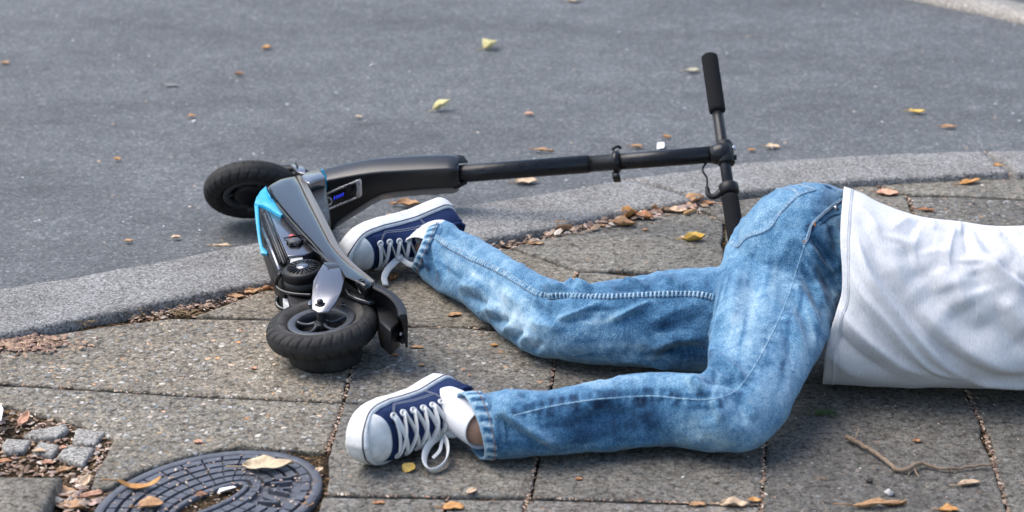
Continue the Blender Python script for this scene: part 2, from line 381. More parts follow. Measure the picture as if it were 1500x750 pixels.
slab([(1438, 618), (1830, 624), (1960, 880), (1512, 880), (1480, 760)], (.64, .645, .64), .5)
slab([(-420, 642), (-150, 556), (0, 563), (270, 580), (503, 590), (477, 663), (411, 657), (348, 654), (282, 665), (209, 688), (160, 714), (130, 716), (143, 680), (165, 643), (120, 622), (52, 606), (10, 596), (-200, 592), (-420, 680)], (1.02, .98, .9), .9)
slab([(503, 590), (803, 597), (778, 728), (476, 724), (481, 698), (479, 668)], (.8, .8, .79), .6)
slab([(803, 597), (1125, 603), (1116, 738), (778, 728)], (.74, .74, .73), .55)
slab([(472, 727), (655, 730), (625, 880), (420, 880)], (.86, .86, .84), .6)
slab([(655, 730), (771, 731), (742, 880), (625, 880)], (.84, .84, .83), .6)
slab([(771, 731), (1115, 741), (1108, 880), (742, 880)], (.84, .82, .83), .6)
slab([(285, 462), (400, 420), (505, 402), (517, 474), (400, 466)], (1.02, .96, .86), .7)
slab([(505, 402), (600, 384), (694, 364), (750, 364), (847, 397), (821, 482), (517, 474)], (.92, .88, .80), .45)
slab([(750, 362), (800, 348), (907, 324), (1012, 303), (1060, 324), (1062, 402), (847, 396)], (.86, .87, .85), .5)
slab([(847, 398), (1062, 404), (1130, 486), (821, 482)], (.84, .83, .8), .5)
slab([(1022, 302), (1083, 292), (1216, 274), (1268, 269), (1329, 287), (1342, 330), (1384, 485), (1132, 486), (1062, 402), (1062, 324)], (.86, .86, .83), .5)
slab([(1278, 267), (1330, 264.5), (1484, 257), (1640, 253), (1900, 252), (1900, 297), (1499, 291), (1403, 286), (1331, 285)], (1.0, .99, .93), .6)
slab([(1332, 288), (1403, 288), (1499, 293), (1900, 300), (1900, 484), (1386, 485), (1344, 330)], (.76, .76, .74), .75)
slab([(-420, 740), (-100, 701), (0, 696), (92, 697), (84, 712), (62, 752), (-10, 880), (-420, 880)], (.86, .83, .78), .45, z=.022, edge=.006, thick=.07)
slab([(108, 730), (155, 722), (115, 760), (60, 860), (20, 880), (60, 790)], (.5, .42, .34), .2, z=-.012)
# pavement beyond the picture's right and lower edges
for k, (x0, x1) in enumerate(((1904, 2250), (2254, 2700))):
    slab([(x0, 252+k*2), (x1, 255+k*3), (x1, 300), (x0, 300)], (.95, .94, .9), .6); slab([(x0, 304), (x1, 304), (x1+90, 484), (x0+60*k, 484)], (.76, .76, .74), .6)
    slab([(1764+k*500, 488), (2260+k*500, 488), (2300+k*520, 620), (1834+k*470, 620)], (.68, .68, .67), .5); slab([(1836+k*470, 628), (2302+k*520, 628), (2420+k*600, 880), (1966+k*460, 880)], (.7, .7, .69), .5)
for k in range(7):
    x0 = -420+k*340; slab([(x0+4, 888), (x0+338, 888), (375+(x0+338-375)*1.25, 1180), (375+(x0+4-375)*1.25, 1180)], (.8, .8, .78), .6)
# small granite setts in the dirt at the left
for q in ([(45, 629), (95, 619), (101, 626), (84, 639), (60, 641), (34, 637)], [(2, 650), (9, 641), (47, 644), (35, 659), (5, 660)], [(46, 660), (57, 646), (88, 651), (77, 667)],
          [(82, 667), (97, 651), (140, 655), (122, 681)], [(105, 647), (111, 626), (156, 631), (137, 651)], [(-60, 668), (-50, 655), (-8, 658), (-14, 676)], [(-70, 640), (-62, 630), (-20, 632), (-24, 648)]):
    slab(q, (1.42, 1.38, 1.30), .5, z=.002, name='sett', gap=.001, edge=.003, mt='granite', jit=.9)

# far kerb and pavement across the road, top right
fk = empty('far_kerb', at(1450, 8, ROADZ), 'pale kerb of the far pavement in the upper right corner', 'kerb')
a = catmull([at(x, y, ROADZ+.015) for x, y in [(900, -95), (1180, -45), (1376, 0), (1440, 13), (1500, 27), (1600, 50), (1800, 95)]], 60)
bk = catmull([at(x, y, ROADZ+.015) for x, y in [(960, -125), (1260, -60), (1450, -9), (1480, 0), (1520, 8), (1620, 30), (1830, 72)]], 60)
for s0, s1 in ((0, 12), (13, 50), (51, 59)):
    v = []; 
    for j in range(s0, s1+1):
        d = unit(bk[j]-a[j]); w = np.linalg.norm(bk[j]-a[j])
        v += [a[j]+(0, 0, -.12), a[j]+(0, 0, -.012), a[j]+d*.01, a[j]+d*(w-.005), bk[j]+(0, 0, -.12)]
    n = s1-s0+1
    o = obj('kerbstone', (v, gridf(n, 5)+[list(range(5)), list(range((n-1)*5, n*5))[::-1]]), M['granite'], fk); o.color = (1.45, 1.36, 1.24, 1)
v = []
for j in range(60): v += [bk[j]+(0, 0, -.004), bk[j]+np.array([6, 12, -.004])]
tag(obj('far_pavement', (v, gridf(60, 2)), M['asphalt']), 'dark far pavement behind the pale kerb', kind='structure')

# ------------------------------------------------------------------ oval cast iron cover
cc = np.array([-.472, 3.249]); ca, sa = math.cos(math.radians(50)), math.sin(math.radians(50))
def ov(u, v, z): return (cc[0]+u*ca-v*sa, cc[1]+u*sa+v*ca, z)
def oval(ra, rb, n, z): return [ov(ra*math.cos(2*math.pi*k/n), rb*math.sin(2*math.pi*k/n), z) for k in range(n)]
cover = empty('manhole_cover', (cc[0], cc[1], -.01), 'oval cast iron cover with rings of raised blocks set into the pavement', 'manhole cover')
n = 96
def ringvf(prof):
    v = []
    for ra, rb, z in prof: v += oval(ra, rb, n, z)
    return v, gridf(len(prof), n, True)
obj('frame', ringvf([(.200, .150, -.03), (.200, .150, .0), (.199, .149, .002), (.186, .136, .002), (.185, .135, .001), (.185, .135, -.008)]), M['iron'], cover)
v = oval(.186, .136, n, -.0045); obj('plate', (v, [list(range(n))]), M['iron'], cover)
obj('slot_rim', ringvf([(.082, .030, -.005), (.0815, .0295, .002), (.081, .029, .003), (.073, .021, .003), (.072, .020, .002), (.072, .020, -.004)]), M['iron'], cover)
o = obj('slot_plate', (oval(.073, .021, 48, -.0035), [list(range(48))]), M['dirt'], cover)
RB = [(.085, .033), (.1045, .0535), (.1245, .074), (.1445, .0945), (.1645, .115), (.1835, .1335)]
for r in range(5):
    cnt = 30
    for k in range(cnt):
        t0, t1 = 2*math.pi*(k+.06)/cnt, 2*math.pi*(k+.94)/cnt
        if r in (1, 2, 3) and 5.05 < (t0+t1)/2 < 5.95: continue        # the raised letters stand here
        (a0, b0), (a1, b1) = RB[r], RB[r+1]; g = .0022; a0 += g; b0 += g; a1 -= g; b1 -= g
        ts = np.linspace(t0, t1, 4)
        low = [ov(a0*math.cos(t), b0*math.sin(t), -.005) for t in ts]+[ov(a1*math.cos(t), b1*math.sin(t), -.005) for t in ts[::-1]]
        top = [ov((a0+.001)*math.cos(t), (b0+.001)*math.sin(t), .003) for t in ts]+[ov((a1-.001)*math.cos(t), (b1-.001)*math.sin(t), .003) for t in ts[::-1]]
        m_ = len(low); obj('block', (low+top, [list(range(m_, 2*m_))]+[[i, (i+1) % m_, (i+1) % m_+m_, i+m_] for i in range(m_)]), M['iron'], cover, smooth=False)
# raised letters (three worn strokes groups that read like V A H)
def stroke(p, q, w=.0042):
    p, q = np.array(p), np.array(q); d = unit(q-p); nn = np.array([-d[1], d[0]])*w/2
    b = [p+nn, q+nn, q-nn, p-nn]; return prism([ov(x, y, .0035) for x, y in b], (0, 0, -.008))
def letters():
    L = []; base = 5.5
    for k, ch in enumerate('VAH'):
        t = base-.33+.33*k; R_ = np.array([.134*math.cos(t), .0845*math.sin(t)]); up = -unit([math.cos(t)/.134, math.sin(t)/.0845]); rt = np.array([up[1], -up[0]])
        P = lambda x, y: R_+rt*x*.022+up*y*.034
        S = {'V': [((-.4, .5), (0, -.5)), ((0, -.5), (.4, .5))], 'A': [((-.4, -.5), (0, .5)), ((0, .5), (.4, -.5)), ((-.2, -.1), (.2, -.1))], 'H': [((-.35, -.5), (-.35, .5)), ((.35, -.5), (.35, .5)), ((-.35, 0), (.35, 0))]}[ch]
        for p, q in S: L.append(stroke(P(*p), P(*q)))
    return join(*L)
obj('raised_lettering', letters(), M['iron'], cover, smooth=False)

# ------------------------------------------------------------------ person: body under clothes, jeans, shirt, shoes
person = empty('person', at(1000, 560, 0), 'person in white t-shirt, blue jeans and navy canvas shoes lying on the pavement', 'person')

def tubevf(rings, n=56, stations=None, expo=2.25, cap=True, flat=True, zmin=.004):
    """rings: (edge pixel A, edge pixel B, height of the centre, half depth along the view)"""
    R = []
    for (ax, ay), (bx, by), z, b in rings: R.append([*at((ax+bx)/2, (ay+by)/2, z), ax, ay, bx, by, b])
    R = catmull(np.array(R), stations or len(rings)*6); v = []; N = len(R)
    for i, r in enumerate(R):
        C = r[:3]; s = pxm(C); e = (r[3:5]-r[5:7]); a = np.linalg.norm(e)/2/s; e = e/np.linalg.norm(e)
        side = unit(CX*e[0]-CU*e[1]); view = unit(C-CC); side = unit(side-view*(side @ view)); dep = np.cross(side, view)
        dep = view
        for k in range(n):
            t = 2*math.pi*k/n; c_, s_ = math.cos(t), math.sin(t); q = (abs(c_)**expo+abs(s_)**expo)**(-1/expo)
            p = C+side*a*c_*q+dep*r[7]*s_*q
            if flat and p[2] < zmin: p = np.array([p[0], p[1], zmin+.15*(p[2]-zmin) if p[2] > zmin-.0 else zmin])
            v.append(p)
    f = gridf(N, n, True)
    if cap: f += [list(range(n))[::-1], list(range((N-1)*n, N*n))]
    return np.array(v), f

def remesh(vfs, voxel, smooth=6, lam=.5):
    vf = join(*vfs); me = bpy.data.meshes.new('tmp'); me.from_pydata(vf[0].tolist(), [], vf[1])
    bm = bmesh.new(); bm.from_mesh(me); bmesh.ops.triangulate(bm, faces=[f for f in bm.faces if len(f.verts) > 4]); bmesh.ops.recalc_face_normals(bm, faces=bm.faces); bm.to_mesh(me); bm.free()
    o = bpy.data.objects.new('tmp', me); COL.objects.link(o)
    md = o.modifiers.new('r', 'REMESH'); md.mode = 'VOXEL'; md.voxel_size = voxel
    dg = bpy.context.evaluated_depsgraph_get(); ev = o.evaluated_get(dg).to_mesh()
    V = np.empty(len(ev.vertices)*3); ev.vertices.foreach_get('co', V); V = V.reshape(-1, 3)
    F = [tuple(p.vertices) for p in ev.polygons]
    o.evaluated_get(dg).to_mesh_clear(); bpy.data.objects.remove(o); bpy.data.meshes.remove(me)
    return laplace(V, F, smooth, lam), F
def edges_of(F):
    E = set()
    for q in F:
        for i in range(len(q)):
            a, b = q[i], q[(i+1) % len(q)]; E.add((a, b) if a < b else (b, a))
    return np.array(list(E))
def laplace(V, F, it, lam):
    if not it: return V
    E = edges_of(F); deg = np.bincount(E.ravel(), minlength=len(V))[:, None]
    for _ in range(it):
        S = np.zeros_like(V)
        for c in range(3): S[:, c] = np.bincount(E[:, 0], V[E[:, 1], c], len(V))+np.bincount(E[:, 1], V[E[:, 0], c], len(V))
        V = V+lam*(S/deg-V)
    return V
def vnormals(V, F):
    N = np.zeros_like(V); F4 = np.array([q if len(q) == 4 else (*q, q[2]) for q in F if len(q) <= 4])
    fn = np.cross(V[F4[:, 2]]-V[F4[:, 0]], V[F4[:, 3]]-V[F4[:, 1]])
    for c in range(3):
        for k in range(4): N[:, c] += np.bincount(F4[:, k], fn[:, c], len(V))
    return N/np.maximum(np.linalg.norm(N, axis=1), 1e-9)[:, None]
class Surf:
    def __init__(s, V, F): s.b = BVHTree.FromPolygons(V.tolist(), [list(q) for q in F])
    def hit(s, px, py):
        h = s.b.ray_cast(Vector(CC), Vector(unit(ray(px, py))))
        return (None, None) if h[0] is None else (np.array(h[0]), np.array(h[1]))
    def line(s, pts, n):
        P, N = [], []
        q = catmull(np.array([(x, y, 0) for x, y in pts], float), n)
        for x, y, _ in q:
            h, nn = s.hit(x, y)
            if h is not None: P.append(h); N.append(nn if nn @ (h-CC) < 0 else -nn)
        return np.array(P), np.array(N)
def near(V, P, N, R):
    """index of vertices within R of the polyline points, distance to it and index of the nearest point"""
    lo, hi = P.min(0)-R, P.max(0)+R; idx = np.where(np.all((V > lo) & (V < hi), axis=1))[0]
    if not len(idx): return idx, None, None
    d = np.empty(len(idx)); j = np.empty(len(idx), int)
    for s in range(0, len(idx), 4000):
        D = np.linalg.norm(V[idx[s:s+4000], None]-P[None], axis=2); j[s:s+4000] = D.argmin(1); d[s:s+4000] = D.min(1)
    k = d < R; return idx[k], d[k], j[k]
FOLDK = [1.5]
def fold(V, NV, surf, pts, w, h, skew=0.0, n=40):
    """raise (h>0) or sink (h<0) the cloth along a line; skew makes one flank steeper"""
    P, N = surf.line(pts, n)
    if len(P) < 3: return
    idx, d, j = near(V, P, N, 3*w)
    if not len(idx): return
    T = np.gradient(P, axis=0); T /= np.maximum(np.linalg.norm(T, axis=1), 1e-9)[:, None]
    sgn = np.sum(np.cross(T[j], N[j])*(V[idx]-P[j]), axis=1)/np.maximum(d, 1e-6)
    wid = w*(1+skew*sgn); u = np.linspace(0, 1, len(P))[j]; taper = np.clip(np.minimum(u, 1-u)/.3, 0, 1); taper = taper*taper*(3-2*taper)
    # fade past the line's ends
    g = np.exp(-(d/wid)**(1.5 if FOLDK[0] > 1.01 else 1.2))*taper*np.clip(np.sum(NV[idx]*N[j], axis=1)*1.5, 0, 1)
    V[idx] += NV[idx]*(h*FOLDK[0]*g)[:, None]
PAINTM = None
def paint(a, V, surf, pts, w, amt, n=30):
    P, N = surf.line(pts, n)
    if len(P) < 1: return
    idx, d, j = near(V, P, N, 2.6*w)
    if len(idx): a[idx] += amt*np.exp(-(d/w)**2)*PAINTM[idx]
def nz(V, s, off=0, oct=3):
    return np.array([noise.fractal(Vector((p[0]*s+off, p[1]*s, p[2]*s)), 1.0, 2.0, oct) for p in V])

# --- jeans
pelvis = [((1345, 345), (1335, 500), .145, .07), ((1300, 322), (1280, 520), .15, .085), ((1262, 298), (1245, 512), .16, .10), ((1232, 277), (1215, 505), .172, .112), ((1200, 267), (1180, 500), .185, .12), ((1160, 270.5), (1140, 480), .19, .12), ((1128, 282), (1105, 460), .19, .115), ((1102, 304), (1088, 440), .185, .10), ((1084, 330), (1078, 420), .18, .08)]
legR = [((1088, 318), (1262, 330), .185, .09), ((1068, 352), (1252, 385), .18, .10), ((1057, 392), (1238, 432), .165, .098), ((1048, 430), (1221, 474), .15, .092), ((1041, 470), (1203, 512), .13, .086), ((1038, 508), (1184, 550), .11, .078), ((1036, 540), (1162, 592), .092, .07),
        ((1028, 548), (1140, 630), .08, .064), ((1022, 549), (1098, 661), .073, .06), ((1005, 547), (1042, 661), .069, .058), ((975, 546), (985, 654), .066, .056), ((935, 547), (936, 655), .064, .055), ((880, 555), (882, 661), .062, .055), ((825, 567), (827, 666), .06, .054), ((780, 572), (783, 670), .058, .053), ((745, 569), (748, 672), .058, .053), ((716, 573), (724, 673), .056, .05)]
legL = [((1130, 395), (1120, 545), .10, .085), ((1070, 391), (1060, 547), .095, .085), ((1000, 393), (992, 542), .09, .082), ((940, 404), (930, 537), .085, .076), ((885, 412), (866, 533), .08, .072), ((845, 417), (818, 528), .075, .068), ((815, 411), (780, 520), .073, .066), ((785, 398), (745, 499), .071, .064), ((755, 381), (712, 473), .068, .06), ((722, 362), (676, 445), .066, .055), ((692, 344), (642, 428), .063, .05), ((664, 330), (622, 412), .06, .046), ((645, 328), (607, 398), .058, .043)]
JV, JF = remesh([tubevf(pelvis, expo=2.1, n=72), tubevf(legR, stations=150, n=72), tubevf(legL, stations=140, n=72)], .0031, 16)
s0 = Surf(JV, JF); NV = vnormals(JV, JF)
# sag and slack of the cloth
JV = JV+NV*(.0035*nz(JV, 9)+.0016*nz(JV, 24, 7))[:, None]
rid = np.array([1-abs(noise.noise(Vector((p[0]*34+p[2]*10, p[1]*13, p[2]*15)))) for p in JV])**3
msk = np.clip(nz(JV, 7, 21, 2)*2+.45, 0, 1)
JV = JV+NV*(.0032*(rid-.5)*msk)[:, None]
F_ = lambda w, h, *p, skew=0.0: fold(JV, NV, s0, p, w, h, skew)
# hip and lap
F_(.009, -.010, (1183, 340), (1195, 352), (1208, 368), (1224, 396)); F_(.008, .006, (1192, 338), (1206, 353), (1222, 380), (1232, 402)); F_(.007, .006, (1178, 352), (1192, 368), (1210, 392), (1222, 408))
F_(.007, -.006, (1214, 330), (1224, 352), (1232, 378)); F_(.006, .005, (1219, 322), (1229, 345), (1235, 372)); F_(.006, .004, (1203, 326), (1214, 344), (1224, 362))
F_(.010, .005, (1180, 385), (1198, 418), (1214, 452)); F_(.010, -.005, (1172, 388), (1190, 424), (1208, 466)); F_(.011, .005, (1164, 408), (1184, 448), (1200, 490)); F_(.010, -.004, (1160, 425), (1176, 462), (1192, 505)); F_(.012, .004, (1152, 445), (1168, 488), (1180, 525)); F_(.012, -.004, (1145, 470), (1158, 505), (1166, 545))
F_(.008, -.005, (1196, 385), (1212, 412), (1222, 432))
F_(.02, .006, (1082, 392), (1074, 440), (1072, 490)); F_(.02, -.005, (1110, 380), (1104, 430), (1094, 480)); F_(.016, .004, (1130, 360), (1125, 400), (1118, 450))
F_(.010, -.004, (1150, 300), (1128, 318), (1105, 340)); F_(.012, .004, (1165, 335), (1150, 365), (1144, 390))
# back of the right knee
F_(.007, -.012, (1040, 546), (1052, 556), (1068, 561), (1082, 562)); F_(.009, .009, (1036, 500), (1048, 520), (1068, 536), (1084, 552), (1092, 570), skew=.3); F_(.008, -.008, (1046, 530), (1064, 546), (1078, 560), (1086, 576))
F_(.006, .008, (1022, 549), (1038, 546), (1054, 551), (1068, 562)); F_(.005, -.008, (1030, 555), (1042, 559), (1054, 559)); F_(.007, .006, (1008, 550), (1020, 560), (1028, 575)); F_(.007, -.005, (1000, 552), (1012, 565), (1018, 580))
F_(.010, .004, (1046, 575), (1052, 600), (1060, 620)); F_(.010, -.004, (1034, 572), (1040, 600), (1046, 622)); F_(.010, .004, (1085, 575), (1098, 598), (1106, 620)); F_(.012, -.004, (1075, 572), (1086, 600), (1092, 628))
# right shin
F_(.009, .008, (709, 581), (730, 597), (750, 614), (780, 632), (810, 650), (830, 657)); F_(.010, -.008, (712, 600), (734, 616), (760, 634), (790, 650), (812, 661)); F_(.020, -.008, (836, 627), (866, 610), (905, 606), (940, 612)); F_(.016, .006, (818, 618), (845, 600), (880, 590), (930, 588))
F_(.010, .011, (708, 572), (722, 563), (738, 560), (752, 563), (766, 572)); F_(.008, -.008, (762, 573), (772, 579), (784, 584)); F_(.008, -.006, (716, 578), (712, 600), (716, 640)); F_(.007, .005, (727, 592), (726, 625), (726, 662)); F_(.007, -.004, (738, 604), (740, 640), (742, 664))
F_(.015, .005, (850, 660), (900, 650), (950, 648), (990, 652)); F_(.014, -.006, (900, 661), (940, 656), (980, 656))
# seam puckers on the right outseam
for x in np.arange(770, 1060, 13.5):
    xx = x+random.uniform(-3, 3); y = np.interp(xx, [752, 809, 873, 959, 1035, 1069], [609, 595, 585, 580, 585, 580])
    F_(.0035, random.uniform(-.0025, -.0012), (xx, y-9-random.random()*4), (xx+1, y), (xx+random.uniform(-2, 2), y+9+random.random()*5))
    F_(.003, .0014, (xx+6, y-8), (xx+7, y), (xx+7, y+9))
for k in range(22):
    t = k/21; x = np.interp(t, [0, .25, .5, .75, 1], [1176, 1150, 1128, 1105, 1076]); y = np.interp(t, [0, .25, .5, .75, 1], [368, 445, 497, 540, 577])
    F_(.0035, random.uniform(-.0022, -.001), (x-9, y-5+random.uniform(-3, 3)), (x, y), (x+9+random.random()*4, y+6+random.uniform(-3, 3)))
# left leg
for x in (614, 626, 640): pass
F_(.006, -.004, (613, 352), (616, 372), (622, 396)); F_(.006, .007, (620, 350), (624, 372), (630, 398)); F_(.007, -.005, (629, 358), (632, 380), (638, 408)); F_(.008, .007, (637, 350), (640, 378), (648, 410)); F_(.009, -.004, (648, 362), (650, 385), (656, 412))
F_(.008, .006, (632, 334), (652, 330), (668, 334)); F_(.008, -.006, (640, 345), (660, 342), (678, 352)); F_(.010, .006, (668, 350), (684, 352), (700, 362))
F_(.012, .008, (668, 420), (690, 420), (712, 425)); F_(.010, -.007, (678, 434), (700, 440), (720, 452)); F_(.010, .008, (700, 452), (716, 452), (735, 458)); F_(.008, -.007, (716, 470), (730, 470), (748, 472)); F_(.008, .008, (736, 488), (746, 480), (758, 478)); F_(.007, -.006, (750, 500), (758, 492), (770, 488)); F_(.008, .007, (764, 506), (770, 496), (782, 490)); F_(.007, -.006, (780, 518), (786, 508), (796, 500))
F_(.0055, .007, (805, 470), (832, 463), (852, 455), (872, 446), (890, 440)); F_(.010, -.0035, (818, 478), (842, 470), (862, 462), (884, 452)); F_(.005, .007, (890, 470), (908, 463), (926, 454), (944, 446), (962, 441)); F_(.010, -.0035, (898, 478), (920, 468), (940, 458), (960, 451)); F_(.012, .005, (940, 480), (975, 462), (1010, 450), (1036, 446)); F_(.012, -.003, (955, 492), (990, 476), (1030, 464))
F_(.012, -.010, (960, 528), (985, 515), (1010, 511), (1040, 512)); F_(.012, .008, (950, 515), (980, 500), (1010, 496), (1040, 497)); F_(.010, .006, (890, 528), (930, 525), (965, 534), (1000, 538))
F_(.007, -.010, (786, 418), (800, 432), (820, 431), (845, 429)); F_(.007, .008, (796, 414), (812, 422), (832, 421)); F_(.007, .009, (826, 421), (838, 416), (852, 419), (868, 424)); F_(.006, -.007, (842, 424), (858, 427), (876, 428)); F_(.008, .007, (905, 414), (920, 411), (935, 416), (952, 426)); F_(.007, -.006, (898, 420), (915, 422), (935, 428)); F_(.010, .006, (960, 404), (985, 412), (1010, 424)); F_(.010, -.004, (770, 404), (790, 410), (806, 414))
F_(.012, .006, (770, 470), (800, 476), (830, 480)); F_(.014, -.005, (760, 440), (790, 455), (820, 470)); F_(.012, .005, (730, 425), (756, 440), (778, 460))
JV = laplace(JV, JF, 1, .35); JV[:, 2] = np.maximum(JV[:, 2], .003)
PAINTM = np.clip(.85+.5*nz(JV, 19, 31, 4), .2, 1.5)
fade_shade = .50+.05*nz(JV, 6, 3)+.06*nz(JV, 30, 11)  # denim wear map that also carries painted shade in the creases
A_ = lambda w, a, *p: paint(fade_shade, JV, s1, p, w, a*(1.3 if a < 0 else .85))
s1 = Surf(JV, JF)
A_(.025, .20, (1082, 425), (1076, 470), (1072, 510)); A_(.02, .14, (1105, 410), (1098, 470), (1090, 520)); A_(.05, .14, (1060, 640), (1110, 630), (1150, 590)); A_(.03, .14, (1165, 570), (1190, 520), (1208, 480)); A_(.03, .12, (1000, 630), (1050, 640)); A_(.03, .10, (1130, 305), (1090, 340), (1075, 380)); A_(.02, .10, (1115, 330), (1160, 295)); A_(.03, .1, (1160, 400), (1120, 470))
A_(.028, -.20, (840, 622), (900, 612), (960, 612)); A_(.02, -.12, (900, 640), (840, 650), (760, 655)); A_(.018, .18, (760, 566), (820, 566), (900, 556), (1000, 552)); A_(.012, .12, (740, 605), (790, 636), (820, 652)); A_(.02, -.12, (770, 600), (820, 590)); A_(.02, -.12, (725, 640), (730, 660)); A_(.03, -.10, (1180, 380), (1210, 440)); A_(.015, -.15, (1195, 350), (1225, 395)); A_(.02, -.08, (1050, 540), (1080, 560))  # pale wear; several dark strokes paint shade along the fold hollows
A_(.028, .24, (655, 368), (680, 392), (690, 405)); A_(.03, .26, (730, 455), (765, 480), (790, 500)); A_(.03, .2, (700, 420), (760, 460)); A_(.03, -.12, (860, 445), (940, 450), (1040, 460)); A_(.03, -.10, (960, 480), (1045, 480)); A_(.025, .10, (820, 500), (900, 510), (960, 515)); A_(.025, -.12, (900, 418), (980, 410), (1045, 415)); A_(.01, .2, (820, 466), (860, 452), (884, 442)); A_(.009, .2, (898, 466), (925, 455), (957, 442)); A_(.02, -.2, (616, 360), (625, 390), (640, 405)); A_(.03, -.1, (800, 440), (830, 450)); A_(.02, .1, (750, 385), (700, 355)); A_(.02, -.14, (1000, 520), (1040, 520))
for x in np.arange(745, 1060, 7.0):
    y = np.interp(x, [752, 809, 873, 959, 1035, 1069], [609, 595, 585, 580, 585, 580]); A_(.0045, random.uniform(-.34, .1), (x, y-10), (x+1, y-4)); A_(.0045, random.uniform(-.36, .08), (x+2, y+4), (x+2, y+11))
for k in range(34):
    t = k/33; x = np.interp(t, [0, .25, .5, .75, 1], [1176, 1150, 1128, 1105, 1076]); y = np.interp(t, [0, .25, .5, .75, 1], [368, 445, 497, 540, 577])
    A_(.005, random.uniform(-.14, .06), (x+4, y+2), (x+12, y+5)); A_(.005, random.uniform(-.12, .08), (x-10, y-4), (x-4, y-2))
for k in range(64):      # worn streaks that run along the legs
    u, v = random.random(), random.uniform(.08, .95); x0, x1 = np.interp(v, [0, .5, 1], [1072, 1046, 1044]), np.interp(v, [0, .5, 1], [1228, 1205, 1165]); x = x0+(x1-x0)*u; y = 350+230*v; A_(.0042, random.uniform(-.16, .17), (x, y), (x-5+7*u, y+20), (x-9+8*u-8*v, y+44))
for k in range(44):
    x = random.uniform(725, 1020); y = random.uniform(578, 655); A_(.0040, random.uniform(-.16, .15), (x, y), (x+22, y-1), (x+46, y-2))
for k in range(44):
    x = random.uniform(800, 1000); y = random.uniform(425, 525); A_(.0042, random.uniform(-.14, .15), (x, y), (x+24, y+random.uniform(-3, 1)), (x+50, y-4))
for k in range(30):
    t = random.random(); x = 640+140*t+random.uniform(-14, 20); y = 368+95*t+random.uniform(-22, 30); A_(.004, random.uniform(-.14, .16), (x, y), (x+18, y+12), (x+36, y+25))
for (a_, b_, c_, am) in (((1180, 366), (1203, 398), (1222, 432), .3), ((1176, 380), (1196, 414), (1214, 456), .24), ((1170, 396), (1190, 440), (1206, 484), .22), ((1192, 352), (1214, 386), (1230, 420), .26), ((1166, 418), (1182, 460), (1196, 504), .18), ((1160, 440), (1174, 484), (1184, 530), .16)): A_(.0036, am, a_, b_, c_)
for k in range(9):
    t = k/8; A_(.005, random.uniform(-.2, .05), (1200-14*t, 316+26*t+random.uniform(-2, 2)), (1194-14*t, 312+26*t))
jeans = obj('jeans', (JV, JF), M['denim'], person); at_ = jeans.data.attributes.new('fade_shade', 'FLOAT', 'POINT'); at_.data.foreach_set('value', np.clip(fade_shade, 0, 1))
s1 = Surf(JV, JF)
def fadeattr(o, val, amp=.1):
    me = o.data; a = me.attributes.new('fade_shade', 'FLOAT', 'POINT'); a.data.foreach_set('value', [float(np.clip(val+random.uniform(-amp, amp), 0, 1)) for _ in me.vertices])
# --- seams: raised strips with puckers and thread
def seam(pts, w=.006, h=.0016, pucker=.0, val=.55, name='seam', thread=True, n=None, surf=None, parent=None, m='denim', thick=.0007):
    P, N = (surf or s1).line(pts, n or 160); L = np.r_[0, np.cumsum(np.linalg.norm(np.diff(P, axis=0), axis=1))]
    T = np.gradient(P, axis=0); T /= np.linalg.norm(T, axis=1)[:, None]
    for _ in range(4): N[1:-1] = (N[:-2]+N[1:-1]*2+N[2:])/4
    N /= np.linalg.norm(N, axis=1)[:, None]; S = np.cross(T, N); v = []
    for i in range(len(P)):
        hh = h*(1+pucker*math.sin(L[i]*2*math.pi/.0075)*.9)
        for a, b in ((-.55, -.6), (-.5, .75), (-.2, 1), (.2, 1), (.5, .75), (.55, -.6)): v.append(P[i]+S[i]*w*a+N[i]*hh*b)
    o = obj(name, (v, gridf(len(P), 6)), M[m], parent or jeans)
    if m == 'denim':
        a = o.data.attributes.new('fade_shade', 'FLOAT', 'POINT'); a.data.foreach_set('value', np.repeat(np.clip(val+(.38*min(1, pucker*1.1)*np.sin(L*2*math.pi/.0075) if pucker else 0)+rng.uniform(-.06, .06, len(L)), 0, 1), 6))
    if thread:
        f = []; V = []
        for sd_ in (-.36, .36):
            for i in range(0, len(P)-2, 2):
                V.append(sweep([P[i]+S[i]*w*sd_+N[i]*h*1.0, P[i+1]+S[i+1]*w*sd_+N[i+1]*h*1.0], thick, 5))
        t = obj('stitching', join(*V), M['thread'], o)
    return o
seam([(1179, 358), (1165, 402), (1153, 438), (1139, 472), (1114, 521), (1090, 559), (1069, 578), (1035, 585), (1000, 584), (953, 580), (900, 583), (873, 585), (809, 595), (752, 609)], w=.0022, h=.0007, val=.68, thread=False, n=260)
seam([(1234, 292), (1218, 303), (1198, 320), (1189, 330), (1185, 342), (1179, 358)], w=.005, h=.0025, val=.66, n=60)
o = seam([(1069, 354), (1081, 360), (1095, 347), (1124, 336), (1136, 322), (1148, 306), (1170, 286), (1194, 278)], w=.008, h=.0020, pucker=.18, val=.60, name='pocket', n=120)
seam([(1170, 286), (1160, 277), (1136, 277)], w=.005, h=.0012, val=.62, n=30, name='pocket_hem')
seam([(1194, 278), (1180, 273), (1166, 270.5)], w=.005, h=.0012, val=.62, n=30, name='pocket_hem')
seam([(625, 338), (654, 358), (686, 376), (724, 393), (756, 411), (785, 429), (798, 433), (820, 433), (890, 435), (980, 431), (1025, 432), (1047, 436)], w=.0105, h=.0028, pucker=.9, val=.55, n=300)
seam([(1200, 329), (1207, 324), (1216, 317), (1232, 312)], w=.004, h=.001, val=.3, n=24, name='coin_pocket', thread=False)
seam([(1204, 270.5), (1216, 274), (1226, 280), (1233, 289)], w=.010, h=.0022, val=.5, n=30, name='waistband')
